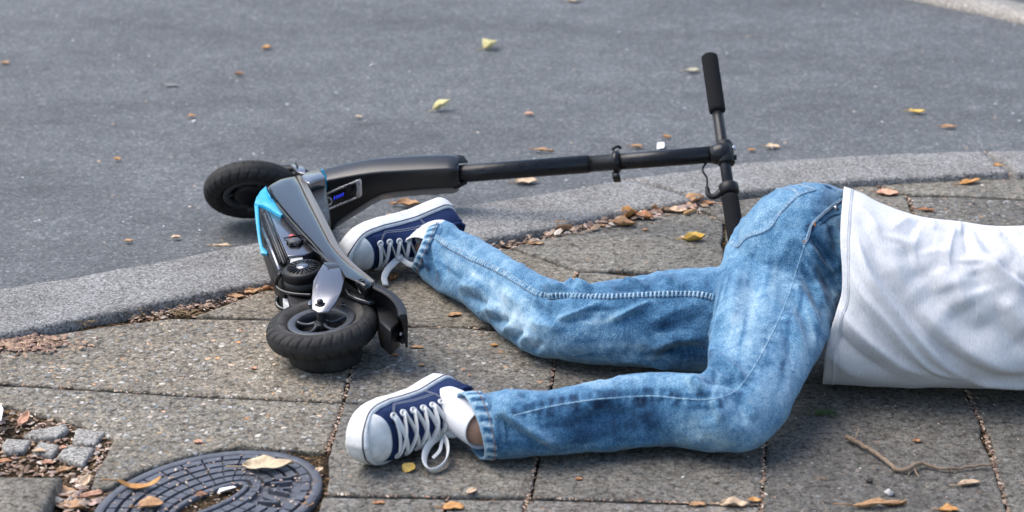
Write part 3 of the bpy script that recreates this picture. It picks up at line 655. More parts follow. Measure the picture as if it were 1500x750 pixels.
h, nn = s1.hit(1224, 305); obj('rivet', lathe(h, -unit(ray(1224, 305)), [(0, .004), (.003, .0035), (.0045, .002), (.005, -.002)], 14), M['silver'], jeans)
for q in ((1179, 357), (1194, 331)):
    h, nn = s1.hit(*q); obj('bartack', box(h, unit((.3, 0, -1)), unit(np.cross(nn, (.3, 0, -1))), nn, .006, .0017, .0012), M['orange_thread'], jeans)
# --- turned hems (cuffs) of both legs: double cloth rings that stand open
def cuff(A0, B0, A1, B1, z0, z1, b0, b1, val, sag=0.0):
    rr = []
    def ring(A, B, z, b, shrink):
        C = at((A[0]+B[0])/2, (A[1]+B[1])/2, z); s = pxm(C); e = np.array(A, float)-np.array(B, float); a = np.linalg.norm(e)/2/s-shrink; e = unit(e)
        side = unit(CX*e[0]-CU*e[1]); view = unit(C-CC); side = unit(side-view*(side @ view)); out = []
        for k in range(72):
            t = 2*math.pi*k/72; c_, s_ = math.cos(t), math.sin(t); q = (abs(c_)**2.3+abs(s_)**2.3)**(-1/2.3)
            p = C+side*a*c_*q+view*(b-shrink)*s_*q*(1+.05*math.sin(3*t+1)); p = p-CX*s_*sag; p[2] = max(p[2], .003+shrink); out.append(p)
        return np.array(out)
    R = lambda t, sh: ring(np.array(A0)*(1-t)+np.array(A1)*t, np.array(B0)*(1-t)+np.array(B1)*t, z0*(1-t)+z1*t, b0*(1-t)+b1*t, sh)
    seq = [(1.5, .006), (.6, .0045), (.05, .004), (0, .002), (.02, 0), (.3, -.0008), (.62, -.001), (.86, -.0006), (.95, .0005), (1, .004), (1.4, .0055)]
    v = np.vstack([R(t, s_) for t, s_ in seq]); o = obj('hem', (v, gridf(len(seq), 72, True)), M['denim'], jeans)
    a = o.data.attributes.new('fade_shade', 'FLOAT', 'POINT'); vals = []
    for t, s_ in seq:
        for k in range(72): vals.append(np.clip(val-.06+(.42*math.sin(k*2*math.pi/72*20+t*2) if .1 < t < .9 and s_ <= 0 else 0)+(.25 if t < .1 and s_ < .003 else 0), 0, 1))
    a.data.foreach_set('value', vals); V = []
    q = R(.72, -.0018)
    for k in range(0, 72, 1): V.append(sweep([q[k], q[k]*.35+q[(k+1) % 72]*.65], .0007, 5))
    obj('stitching', join(*V), M['orange_thread'], o); return o
cuff((673, 575), (705, 673), (703, 572), (724, 674), .056, .056, .047, .051, .6, .014)
cuff((627, 332), (602, 393), (644, 325), (613, 402), .06, .06, .046, .050, .6, .0)

# --- t-shirt: one open shell with slack folds
SH = [((1236, 275), (1205, 561), .165, .13), ((1264, 285), (1240, 563), .163, .135), ((1292, 299), (1275, 565), .158, .135), ((1345, 317), (1340, 567), .15, .13), ((1400, 325), (1402, 568), .147, .13), ((1455, 332), (1458, 569), .145, .13), ((1510, 331), (1512, 570), .145, .13), ((1580, 326), (1585, 570), .148, .135), ((1660, 318), (1668, 572), .152, .14), ((1740, 312), (1752, 570), .152, .14), ((1800, 325), (1815, 560), .15, .12), ((1850, 380), (1862, 530), .145, .08), ((1885, 410), (1892, 505), .145, .06)]
NU, NVV = 640, 260
sv, sf = tubevf(SH, n=NVV, stations=NU, expo=2.3, cap=False, zmin=.004)
G_ = sv.reshape(NU, NVV, 3)
# hem edge bulges out over the hip and hangs free low down
for i in range(90):
    k = (1-i/90)**2
    for j in range(NVV):
        t = 2*math.pi*j/NVV; G_[i, j, 0] += k*(.016*math.exp(-((math.cos(t)+.05)/.4)**2) if math.sin(t) < 0 else 0)-k*.004*math.exp(-((math.cos(t)+.55)/.2)**2)
SV = G_.reshape(-1, 3); SF = [q[::-1] for q in sf]
ss = Surf(SV, SF); NS = vnormals(SV, SF); 
if np.mean(np.sum(NS*(SV-SV.mean(0)), axis=1)) < 0: NS = -NS
SV = SV+NS*(.003*nz(SV, 6, 2)+.0008*nz(SV, 20, 5))[:, None]
FOLDK[0] = 1.25
S_ = lambda w, h, *p, skew=0.0: fold(SV, NS, ss, p, w, h, skew, 90)
# long diagonal folds that gather towards the belly
S_(.0105, .0125, (1250, 330), (1262, 368), (1276, 402), (1300, 438), (1336, 483), (1378, 526), (1412, 550), (1440, 560), skew=.68)
S_(.015, -.008, (1268, 345), (1286, 395), (1312, 435), (1348, 478), (1388, 516), (1426, 546), skew=-.3)
S_(.0095, .0105, (1240, 375), (1254, 408), (1274, 440), (1304, 474), (1340, 514), (1374, 542), (1420, 556), skew=.65)
S_(.010, -.007, (1236, 405), (1250, 434), (1272, 464), (1304, 500), (1340, 532), (1376, 550), (1420, 560))
S_(.010, .0095, (1226, 430), (1236, 452), (1254, 478), (1288, 508), (1330, 535), (1380, 555), skew=.6)
S_(.018, -.007, (1218, 470), (1236, 500), (1268, 528), (1310, 550))
S_(.016, .004, (1212, 510), (1232, 534), (1270, 556))
S_(.026, .014, (1330, 420), (1352, 458), (1384, 490), (1428, 517), (1475, 537), (1530, 552), skew=.2)
S_(.022, -.010, (1350, 492), (1390, 518), (1436, 538), (1490, 552), (1540, 560)); S_(.012, .008, (1415, 556), (1460, 560), (1520, 566), skew=.4)
S_(.022, -.009, (1390, 440), (1408, 470), (1428, 484), (1446, 478), (1458, 462)); S_(.020, -.008, (1452, 440), (1466, 470), (1484, 500), (1510, 522)); S_(.022, .007, (1400, 395), (1408, 430), (1420, 456)); S_(.022, .008, (1468, 430), (1486, 460), (1515, 492))
S_(.010, .010, (1440, 372), (1462, 392), (1484, 410), (1515, 432), skew=.55); S_(.012, -.008, (1455, 376), (1478, 396), (1505, 412), (1530, 425)); S_(.010, .007, (1480, 404), (1495, 406), (1520, 412), skew=-.4)
S_(.024, .006, (1300, 370), (1322, 412), (1352, 450)); S_(.022, -.006, (1348, 385), (1366, 425), (1392, 462)); S_(.020, .005, (1376, 390), (1388, 430)); S_(.020, -.005, (1425, 395), (1436, 430)); S_(.020, -.005, (1318, 360), (1338, 395), (1352, 420))
FOLDK[0] = 1.001
# fine creases over the waist and the back
S_(.0075, .006, (1242, 296), (1256, 302), (1272, 316), (1286, 338), (1294, 350), skew=-.4); S_(.009, -.005, (1250, 312), (1264, 330), (1280, 356), (1292, 385))
S_(.007, .0045, (1290, 342), (1310, 348), (1330, 357), (1340, 370), (1345, 392), skew=.5); S_(.007, -.004, (1288, 350), (1310, 356), (1328, 366), (1338, 392))
S_(.006, .004, (1342, 371), (1360, 369), (1380, 368), (1390, 381), (1392, 400), skew=.5); S_(.006, .0045, (1392, 382), (1414, 382), (1446, 382), (1468, 396), skew=.5); S_(.006, -.004, (1392, 387), (1414, 387), (1444, 388))
S_(.009, .006, (1403, 326), (1396, 345), (1391, 366), (1392, 382), skew=.4); S_(.008, -.006, (1398, 328), (1388, 346), (1383, 366)); S_(.008, -.006, (1408, 330), (1414, 352), (1418, 380)); S_(.010, .006, (1416, 332), (1428, 356), (1446, 382), (1476, 404), skew=-.3); S_(.009, -.005, (1426, 334), (1444, 362), (1462, 384))
S_(.012, .006, (1368, 318), (1350, 334), (1342, 352), (1340, 370)); S_(.010, -.005, (1352, 320), (1338, 338), (1332, 354)); S_(.012, .005, (1336, 317), (1318, 328), (1302, 340)); S_(.010, -.005, (1466, 334), (1482, 352), (1505, 372)); S_(.010, .005, (1475, 334), (1494, 350), (1520, 366)); S_(.010, .004, (1446, 333), (1466, 356), (1490, 380))
S_(.008, .007, (1403, 323), (1405, 332), (1408, 345)); S_(.012, .006, (1362, 316), (1366, 326), (1368, 340)); S_(.010, -.005, (1348, 318), (1346, 328), (1344, 340))
for x in (1438, 1452, 1465, 1478, 1492): S_(.006, .004, (x, 330), (x+8, 338), (x+14, 350))
SV = laplace(SV, SF, 1, .3); SV[:, 2] = np.maximum(SV[:, 2], .003)
tshirt = obj('t_shirt', (SV, SF), M['shirt'], person)
sm = tshirt.modifiers.new('cloth', 'SOLIDIFY'); sm.thickness = .0016; sm.offset = 0
# hem: doubled strip and stitch line along the open edge
Gs = SV.reshape(NU, NVV, 3); Ns = vnormals(SV, SF).reshape(NU, NVV, 3)
if np.mean(np.sum(Ns.reshape(-1, 3)*(SV-SV.mean(0)), axis=1)) < 0: Ns = -Ns
v = np.vstack([Gs[0]-Ns[0]*.0008, Gs[0]+Ns[0]*.0012, Gs[3]+Ns[3]*.0015, Gs[13]+Ns[13]*.0015, Gs[16]+Ns[16]*.0012, Gs[16]-Ns[16]*.001])
hem = obj('hem', (v, gridf(6, NVV, True)), M['shirt'], tshirt)
st = [Gs[12][j]+Ns[12][j]*.0019 for j in range(NVV)]
obj('stitching', join(*[sweep([st[j], st[j]*.4+st[(j+1) % NVV]*.6], .0005, 4) for j in range(NVV)]), M['thread'], hem)

# --- shoes, socks and the body inside the clothes
SL = .275
WX = [0, .012, .04, .1, .2, .35, .5, .64, .76, .86, .93, .975, 1.0]; WY = [.0, .014, .0255, .0325, .0345, .035, .041, .0475, .0475, .0405, .030, .018, .0]
HX = [0, .03, .1, .3, .4, .5, .6, .7, .78, .86, .93, .98, 1.0]; HY = [.055, .066, .074, .083, .084, .078, .069, .060, .055, .051, .046, .038, .030]
def make_shoe(org, T, D, mirror, label, sockf=.95, roll=0.0, sock_to=None, knot_px=None, bow=None, tongue_turn=0):
    T = unit(T); D = unit(np.asarray(D)-T*(np.asarray(D) @ T)); Yv = np.cross(D, T)
    if roll: D, Yv = D*math.cos(roll)+Yv*math.sin(roll), Yv*math.cos(roll)-D*math.sin(roll)
    org = np.asarray(org, float)
    shift = lambda u: mirror*(.006*math.sin(math.pi*min(max(u, 0), 1))-.012*max(0, u-.55)**1.5)
    LW = lambda p: org+T*p[0]+Yv*p[1]+D*p[2]
    def S(u, t, off=0.0):
        def raw(u, t):
            a = t*math.pi/2; w = np.interp(u, WX, WY); h = np.interp(u, HX, HY); z0 = .012
            y = w*math.copysign(abs(math.sin(a))**.82, a); z = z0+(h-z0)*abs(math.cos(a))**.72
            return np.array([u*SL, y+shift(u), z])
        p = raw(u, t)
        if off:
            e = .004; du = raw(min(u+e, 1), t)-raw(max(u-e, 0), t); dt = raw(u, min(t+e, .999))-raw(u, max(t-e, -.999)); n = np.cross(du, dt); n = n/max(np.linalg.norm(n), 1e-9)
            if n[2] < 0 and abs(t) < .9: n = -n
            c = np.array([u*SL, shift(u), .02]);
            if n @ (p-c) < 0: n = -n
            p = p+n*off
        return LW(p)
    sh = bpy.data.objects.new('shoe', None); COL.objects.link(sh); sh.parent = person; sh.empty_display_size = .03; sh.location = Vector(org)-wloc(person); sh['label'] = label
    # sole: white foxing with a lip, outsole below
    us = np.r_[0, .004, .012, .03, .06, np.linspace(.1, .9, 26), .93, .955, .975, .988, .996, 1]
    out = [(u, 1) for u in us]+[(u, -1) for u in us[::-1][1:-1]]
    def ringat(z, grow, m=out, rise=True):
        r = []
        for u, s in m:
            w = np.interp(u, WX, WY); x = u*SL; dx = 0
            if u < .03: dx = -grow*(1-u/.03)
            if u > .93: dx = grow*((u-.93)/.07)
            toe = max(0, (u-.8)/.2)**2*.010*(1 if rise else 0); up = toe+(z*.35*max(0, (u-.82)/.18) if z > .015 else 0)
            r.append(LW(np.array([x+dx, s*(w+grow*min(1, w/.01))+shift(u), z+up])))
        return np.array(r)
    def band(lst): return np.vstack([ringat(z, g) for z, g in lst]), gridf(len(lst), len(out), True)
    v, f = band([(.0, -.004), (.0, .003), (.004, .0045), (.022, .005), (.029, .0042), (.031, .002), (.031, -.004)]); n = len(out)
    f.append(list(range(n))[::-1]); obj('sole', (v, f), M['white_rubber'], sh)
    v, f = band([(.0255, .0049), (.0258, .0056), (.0275, .0056), (.0278, .0046)]); obj('navy_stripe', (v, f), M['navy'], sh)
    # upper
    nu, nt = 44, 40; U_ = np.r_[0.004, .012, .03, np.linspace(.06, .93, nu-7), .955, .975, .988, .996]; v = [S(u, t) for u in U_ for t in np.linspace(-.999, .999, nt)]
    up = obj('upper', (v, gridf(len(U_), nt)), M['canvas'], sh)
    def patch(name, u0, u1, t0, t1, off, m, nu=12, nt=10, edge=None):
        v = []; 
        for o2 in (off, off-.003):
            for i in range(nu):
                for j in range(nt):
                    a, b = i/(nu-1), j/(nt-1); u = u0(b)*(1-a)+u1(b)*a if callable(u0) else u0+(u1-u0)*a; t = t0+(t1-t0)*b
                    k = 0 if 0 < i < nu-1 and 0 < j < nt-1 else -.0012
                    v.append(S(min(u, .9965), t, o2+(k if o2 == off else 0)))
        n_ = nu*nt; f = gridf(nu, nt); f = f+[[q+n_ for q in x[::-1]] for x in f]
        ring = [i*nt for i in range(nu)]+[(nu-1)*nt+j for j in range(1, nt)]+[i*nt+nt-1 for i in range(nu-2, -1, -1)]+[j for j in range(nt-2, 0, -1)]
        f += [[ring[i], ring[(i+1) % len(ring)], ring[(i+1) % len(ring)]+n_, ring[i]+n_] for i in range(len(ring))]
        return obj(name, (v, f), m, sh)
    patch('toe_cap', lambda b: .845-.055*(1-(2*b-1)**2), lambda b: .994, -.93, .93, .0032, M['white_rubber'], 14, 22)
    for s in (-1, 1): patch('eyelet_flap', .34, .77, s*.28, s*.72, .0016, M['canvas'], 18, 8)
    patch('tongue', .30, .78, -.27, .27, .0005, M['canvas'], 12, 8)
    patch('heel_strip', .006, .05, -.45, .45, .002, M['canvas'], 6, 12)
    # stitching
    V = []
    for s in (-1, 1):
        for d in (0, .045):
            for a in np.linspace(0, 1, 44)[:-1]:
                for q in (0,):
                    f_ = lambda a: (S(.35+.38*a, s*(.72+d-.01), .0022) if a < .82 else S(.35+.38*.82+.07*math.sin((a-.82)/.18*1.57), s*(.72+d-.42*(a-.82)/.18*.9), .0024))
                    V.append(sweep([f_(a), f_(a+.016)], .00055, 5))
            for a in np.linspace(.0, 1, 30)[:-1]: V.append(sweep([S(.335-d*.25, s*(.05+.9*a), .0012), S(.335-d*.25, s*(.05+.9*(a+.022)), .0012)], .00055, 5))
    obj('stitching', join(*V), M['thread'], sh)
    # eyelets and laces
    ue = np.linspace(.735, .375, 6); te = .43
    for u in ue:
        for s in (-1, 1):
            P = S(u, s*te, .0030); Nn = unit(S(u, s*te, .01)-S(u, s*te, 0.0001)); obj('eyelet', torus(P, Nn, .0046, .0021, 18, 8), M['white_rubber'], sh); 
    def lace(name, pts, w=.0047, parent=sh, flat=.42, refv=D):
        return obj(name, sweep(catmull(np.array(pts), 24), w*1.08, 10, flat=flat*.68, ref=refv), M['lace'], parent)
    for i in range(5):
        for s in (-1, 1):
            a, b = ue[i], ue[i+1]; h = .0055+.002*(s > 0)
            lace('lace', [S(a, s*te, .001), S(a-.006, s*te*.86, .0045), S(a*.5+b*.5, 0, h), S(b+.006, -s*te*.86, .0045), S(b, -s*te, .001)], w=.0037)
    lace('lace', [S(ue[0], -te, .001), S(ue[0]+.004, -te*.7, .005), S(ue[0]+.004, 0, .0055), S(ue[0]+.004, te*.7, .005), S(ue[0], te, .001)])
    # collar trim, sock
    A = LW(np.array([.23*SL, 0, .056])); B = np.asarray(sock_to, float)
    dirs = unit(B-A); _, s_, u_ = frame(dirs, T)
    def ringk(c, ra, rb, n=40):
        # long axis along the foot
        ax = unit(T-dirs*(T @ dirs)); ay = np.cross(dirs, ax); return [c+ax*ra*math.cos(2*math.pi*k/n)+ay*rb*math.sin(2*math.pi*k/n) for k in range(n)]
    L = np.linalg.norm(B-A); ks = [(-.01, .034, .028), (.012, .0355, .031), (.028, .036, .033), (.042, .036, .0335), (L*.70, .0365, .035), (L*sockf, .0365, .035), (L*sockf+.002, .0355, .034), (L*sockf-.01, .031, .029)]
    rng2 = np.random.default_rng(3); v = []
    for d, a, b in ks: v += ringk(A+dirs*d, a, b)
    so = obj('sock', (v, gridf(len(ks), 40, True)), M['sock'], person); dd = so
    # collar
    c = []
    for k in range(48):
        t = 2*math.pi*k/48; u = .17+.15*math.cos(t); s = np.sign(math.sin(t))*abs(math.sin(t)); c.append(S(max(u, .012), s*.40*(1 if u > .05 else .8), .0015+.003*(1-abs(s))))
    c.append(c[0]); 
    obj('collar', sweep(np.array(c), .0034, 10), M['canvas'], sh)
    hub = None
    return sh, S, lace, Surf(np.array([S(u, t) for u in U_ for t in np.linspace(-.999, .999, nt)]), gridf(len(U_), nt)), (A, dirs, L)

# right shoe, near the viewer
T1 = unit((-.56, -.83, 0.0)); D1 = unit((.84, -.53, .10)); toe1 = at(501, 652, .05)
sh1, S1, lace1, surf1, (A1, d1, L1) = make_shoe(toe1-T1*SL, T1, D1, 1, 'navy low canvas shoe nearest the viewer with white toe cap and loose bow', sock_to=at(700, 622, .055), sockf=1.2)
def bowlace(shoe, lace_fn, pts, k, kz, bot, w=.0066):
    return lace_fn('lace', [k+(0, 0, 0)]+[np.asarray(p) for p in pts], w, shoe, .35, np.array([0, -1, .3]))
k1, _ = surf1.hit(648, 637)
if k1 is None: k1 = S1(.375, .43, .004)
k1 = k1+unit(CC-k1)*.012
zz = lambda y: float(np.interp(y, [600, 637, 692], [k1[2]+.03, k1[2], .006]))
cl = lambda L: [at(x, y, zz(y)) for x, y in L]
bowlace(sh1, lace1, cl([(634, 645), (624, 660), (622, 678), (631, 689), (645, 684), (655, 669), (655, 650), (649, 639)]), k1, 0, 0)
bowlace(sh1, lace1, [k1+unit(CC-k1)*.004+a for a in [np.array(p) for p in [(.003, 0, .018), (.013, 0, .038), (.022, -.002, .030), (.027, -.002, .012), (.018, -.002, .001), (0, 0, 0)]]], k1, 0, 0)
bowlace(sh1, lace1, cl([(647, 648), (644, 660), (634, 671)]), k1, 0, 0, .0025)
bowlace(sh1, lace1, cl([(640, 630), (636, 622), (644, 612)]), k1, 0, 0, .004)
obj('knot', lathe(k1-(.006, 0, .001), (1, 0, .35), [(0, -.003), (.006, 0), (.0085, .006), (.0075, .011), (.003, .014), (0, .0145)], 14), M['lace'], sh1)
# left shoe, behind the scooter
SL = .262
T2 = unit((-.80, -.56, -.15)); D2 = unit((.36, -.82, -.40)); toe2 = at(490, 367, .062)
sh2, S2, lace2, surf2, (A2, d2, L2) = make_shoe(toe2-T2*SL, T2, D2, 1, 'navy low canvas shoe behind the scooter with its sole turned up', sock_to=at(620, 364, .06), sockf=1.25)
k2, _ = surf2.hit(585, 378)
k2 = (k2 if k2 is not None else at(585, 378, .05)); k2 = k2+unit(CC-k2)*.010
z2 = lambda y: float(np.interp(y, [378, 418], [k2[2], .006]))
lace2('lace', [k2]+[at(x, y, z2(y)) for x, y in [(576, 386), (568, 395), (563, 407), (565, 418)]], .0062, sh2, .3, np.array([0, -1, .3]))
lace2('lace', [k2]+[at(x, y, z2(y)) for x, y in [(590, 381), (599, 387), (606, 389)]], .005, sh2, .4, np.array([0, -1, .3]))
lace2('lace', [S2(.445, .43, .002), S2(.43, .2, .008), k2], .0045)
obj('knot', lathe(k2-(.006, 0, .001), (1, 0, .35), [(0, -.003), (.006, 0), (.0075, .006), (.0065, .011), (.003, .014), (0, .0145)], 14), M['lace'], sh2)

# body: one skinned figure from the feet to the head (mostly inside the clothes)
def build_body():
    J = {}
    hipc = at(1235, 420, .16)
    J['pelvis'] = (hipc+(0.02, .02, -.01), .055); J['belly'] = (at(1340, 440, .14), .075); J['chest'] = (at(1500, 445, .135), .11); J['upper'] = (at(1650, 440, .14), .105)
    J['neck'] = (at(1765, 445, .14), .05); J['head0'] = (at(1820, 450, .13), .062); J['head1'] = (at(1885, 455, .12), .085); J['head2'] = (at(1945, 460, .115), .07)
    J['hipR'] = (at(1165, 385, .165), .05); J['kneeR'] = (at(1088, 596, .078), .034); J['calfR'] = (at(940, 602, .064), .034); J['ankR'] = (A1+d1*(L1*1.02), .0338); J['heelR'] = (A1+d1*.01, .028); J['ballR'] = (S1(.65, 0)-unit(D1)*.03, .022)
    J['hipL'] = (at(1120, 470, .095), .055); J['kneeL'] = (at(812, 466, .073), .036); J['calfL'] = (at(716, 407, .064), .024); J['ankL'] = (A2+d2*(L2*1.0)+(0, .008, 0), .019); J['heelL'] = (A2+d2*.01, .026); J['ballL'] = (S2(.65, 0)-unit(D2)*.03, .02)
    J['shR'] = (at(1700, 372, .20), .06); J['elR'] = (at(1760, 520, .06), .042); J['wrR'] = (at(1905, 560, .03), .028); J['haR'] = (at(1960, 560, .02), .03)
    J['shL'] = (at(1700, 500, .08), .06); J['elL'] = (at(1900, 400, .05), .04); J['wrL'] = (at(2040, 420, .035), .027); J['haL'] = (at(2095, 424, .025), .03)
    E = [('pelvis', 'belly'), ('belly', 'chest'), ('chest', 'upper'), ('upper', 'neck'), ('neck', 'head0'), ('head0', 'head1'), ('head1', 'head2'), ('pelvis', 'hipR'), ('hipR', 'kneeR'), ('kneeR', 'calfR'), ('calfR', 'ankR'), ('ankR', 'heelR'), ('heelR', 'ballR'),
         ('pelvis', 'hipL'), ('hipL', 'kneeL'), ('kneeL', 'calfL'), ('calfL', 'ankL'), ('ankL', 'heelL'), ('heelL', 'ballL'), ('upper', 'shR'), ('shR', 'elR'), ('elR', 'wrR'), ('wrR', 'haR'), ('upper', 'shL'), ('shL', 'elL'), ('elL', 'wrL'), ('wrL', 'haL')]
    vf = []
    for a, b in E:
        n = 12; P = np.array([J[a][0]*(1-t)+J[b][0]*t for t in np.linspace(0, 1, n)]); R = np.linspace(J[a][1], J[b][1], n)
        d = unit(P[-1]-P[0]); cap0 = [P[0]-d*R[0]*math.sin(t) for t in (1.2, .8, .4)]; c0 = [R[0]*math.cos(t) for t in (1.2, .8, .4)]; cap1 = [P[-1]+d*R[-1]*math.sin(t) for t in (.4, .8, 1.2)]; c1 = [R[-1]*math.cos(t) for t in (.4, .8, 1.2)]
        vf.append(sweep(np.vstack([cap0, P, cap1]), np.r_[c0, R, c1], 16))
    for w, hd in (('haR', 'wrR'), ('haL', 'wrL')):       # five fingers on each hand
        d = unit(J[w][0]-J[hd][0]); s = unit(np.cross(d, (0, 0, 1)))
        for k, (o_, L_) in enumerate(((-.03, .055), (-.011, .075), (.006, .08), (.022, .072), (.035, .055))):
            p0 = J[w][0]+s*o_*.9+d*(.015 if k else -.02); p1 = p0+d*L_*.6*(1 if k else .6)+s*(-.03 if k == 0 else o_*.2)+np.array([0, 0, .004]); p2 = p1+d*L_*.45+np.array([0, 0, -.012]); vf.append(sweep(catmull(np.array([p0, p1, p2]), 8), np.linspace(.0105, .0085, 8), 10))
    V, F_ = remesh(vf, .006, 5); V[:, 2] = np.maximum(V[:, 2], .006)
    obj('body', (V, F_), M['skin'], person)
    hv = []; c = J['head1'][0]+(0.012, .02, .012); ax = unit(J['head2'][0]-J['head0'][0])
    for i in range(20):
        th = math.pi*i/19
        for k in range(28):
            ph = 2*math.pi*k/28; d = ax*math.cos(th)*.118+(np.cross(ax, (0, 0, 1))*math.cos(ph)+np.array([0, 0, 1])*math.sin(ph))*math.sin(th)*.098
            hv.append(c+d*(1+.05*noise.noise(d*30)))
    obj('hair', (hv, gridf(20, 28, True)), M['hair'], person)
build_body()

# ------------------------------------------------------------------ electric scooter lying on its side
scooter = empty('electric_scooter', at(455, 430, 0), 'black electric kick scooter fallen on its side across the kerb with cyan frame bow', 'scooter')
def P3(pts): return [at(*p) for p in pts]
def part(name, vf, m, parent=scooter, bevel=0, smooth=True, seg=2): return obj(name, vf, M[m] if isinstance(m, str) else m, parent, smooth, bevel, None, seg)
HUB = at(1060, 225, .165); eb = math.radians(42)
BAR = unit((.085, -math.cos(eb), -math.sin(eb)))          # from the raised grip down to the one on the ground
WC = at(368, 278, .040); ST = unit(HUB-WC)
def tyre_vf(c, ax, R=.079, r=.0215, nphi=480, sq=1.0):
    a, s, u = frame(ax, (0, 1, 0)); c = np.asarray(c, float); v = []; m = 30
    for k in range(nphi):
        ph = 2*math.pi*k/nphi; rad = s*math.cos(ph)+u*math.sin(ph)
        for j in range(m):
            t = 2*math.pi*j/m; cr, sr = math.cos(t), math.sin(t); rr = r
            lat = t if t < math.pi else t-2*math.pi
            if abs(lat) < 1.55:
                q = (ph/(2*math.pi)*30+.55*abs(lat)+(.5 if lat > 0 else 0)) % 1
                if q < .10 and .22 < abs(lat) < 1.3: rr -= .0028
                if abs(abs(lat)-.17) < .1: rr -= .0018
                if abs(abs(lat)-1.42) < .1: rr -= .002
            v.append(c+rad*(R+rr*cr*1.0)+a*(rr*sr*1.08*sq))
    f = []
    for k in range(nphi):
        for j in range(m): f.append([k*m+j, k*m+(j+1) % m, ((k+1) % nphi)*m+(j+1) % m, ((k+1) % nphi)*m+j])
    mi = [1 if 1.62 < 2*math.pi*(q[0] % m+.5)/m < 2.75 else 0 for q in f]
    return np.array(v), f, mi
def wheel(c, ax, spokes=5, turn=0.0, dust='tyre'):
    a, s, u = frame(ax, (0, 1, 0)); c = np.asarray(c, float)
    w = bpy.data.objects.new('wheel', None); COL.objects.link(w); w.parent = scooter; w.location = Vector(c)-wloc(scooter); w.empty_display_size = .02
    obj('tyre', tyre_vf(c, ax), [M['tyre'], M[dust]], w)
    part('rim', lathe(c, a, [(.0665, -.014), (.062, -.0135), (.060, .012), (.0605, .0155), (.0585, .0165), (.0475, .0150), (.0455, .0135), (.0445, .004), (.0445, -.013)], 64), 'rimgrey', w)
    part('rim_floor', lathe(c, a, [(.0, -.006), (.046, -.006), (.046, -.0075), (0, -.0075)], 48), 'plastic', w)
    V = []
    for k in range(spokes):
        ph = 2*math.pi*k/spokes+turn; d = s*math.cos(ph)+u*math.sin(ph); e = np.cross(a, d)
        V.append(sweep(catmull(np.array([c+d*.010+a*.010, c+d*.024+e*.002+a*.007, c+d*.036+e*.004+a*.008, c+d*.047+e*.003+a*.011]), 8), [.006, .0045, .004, .0055], 8) if False else sweep(catmull(np.array([c+d*.010+a*.010, c+d*.024+e*.002+a*.007, c+d*.036+e*.004+a*.008, c+d*.047+e*.003+a*.011]), 8), np.interp(np.linspace(0, 1, 8), [0, .4, 1], [.0042, .0028, .0036]), 8))
    part('spokes', join(*V), 'rimgrey', w)
    part('wheel_hub', lathe(c, a, [(0, .016), (.007, .016), (.0085, .0155), (.0085, .013), (.0135, .0125), (.0145, .011), (.0145, -.02), (0, -.02)], 32), 'plastic', w)
    return w
AXR = unit((-.11, -.045, .99)); RW = at(472, 481, .062)
M['dusty_tyre'] = m_rubber('dusty_tyre_wall', (.02, .019, .0175), (.085, .076, .068), .8)
wheel(RW, AXR, 5, .35, 'dusty_tyre')
part('hub_drum', lathe((RW[0]+.004, RW[1]+.0, 0), (0, 0, 1), [(0, .0), (.058, .0), (.064, .004), (.066, .012), (.066, .024), (.062, .028), (.064, .031), (.062, .044), (0, .046)], 64), 'tyre')
wheel(WC, -BAR*-1.0, 6, .2)
part('motor_cover', lathe(WC, BAR, [(0, .022), (.030, .021), (.036, .017), (.038, .010)], 40), 'plastic')
# front fender: curved shell hugging the tyre on the stem side
def fender(c, ax, dir0, half, R, w, m, name, thick=.003):
    a = unit(ax); d0 = unit(dir0-a*(dir0 @ a)); e0 = np.cross(a, d0); v = []; n = 24; prof = [(R, -w), (R+.004, -w*.55), (R+.006, 0), (R+.004, w*.55), (R, w), (R-thick, w), (R+.004-thick, w*.55), (R+.006-thick, 0), (R+.004-thick, -w*.55), (R-thick, -w)]
    for i in range(n):
        t = -half+2*half*i/(n-1); d = d0*math.cos(t)+e0*math.sin(t)
        for r, h in prof: v.append(c+d*r+a*h)
    k = len(prof); return part(name, (v, gridf(n, k, True)+[list(range(k)), list(range((n-1)*k, n*k))[::-1]]), m, bevel=0)
fender(WC, BAR, ST*.93+np.cross(BAR, ST)*-.38, .62, .108, .034, 'gloss', 'front_fender')
part('front_fender_tab', prism(P3([(425, 240, .09), (438, 240, .09), (447, 246, .09), (448, 254, .09), (437, 252, .09)]), (0, 0, -.02)), 'grey', bevel=.002)
part('fork', sweep([WC+BAR*-.045+ST*-.006, WC+BAR*-.045+ST*.10, WC+BAR*-.02+ST*.13], .013, 12, flat=.6), 'plastic')
part('fork', sweep([WC+BAR*.045+ST*-.006, WC+BAR*.045+ST*.10, WC+BAR*.02+ST*.13], .013, 12, flat=.6), 'plastic')
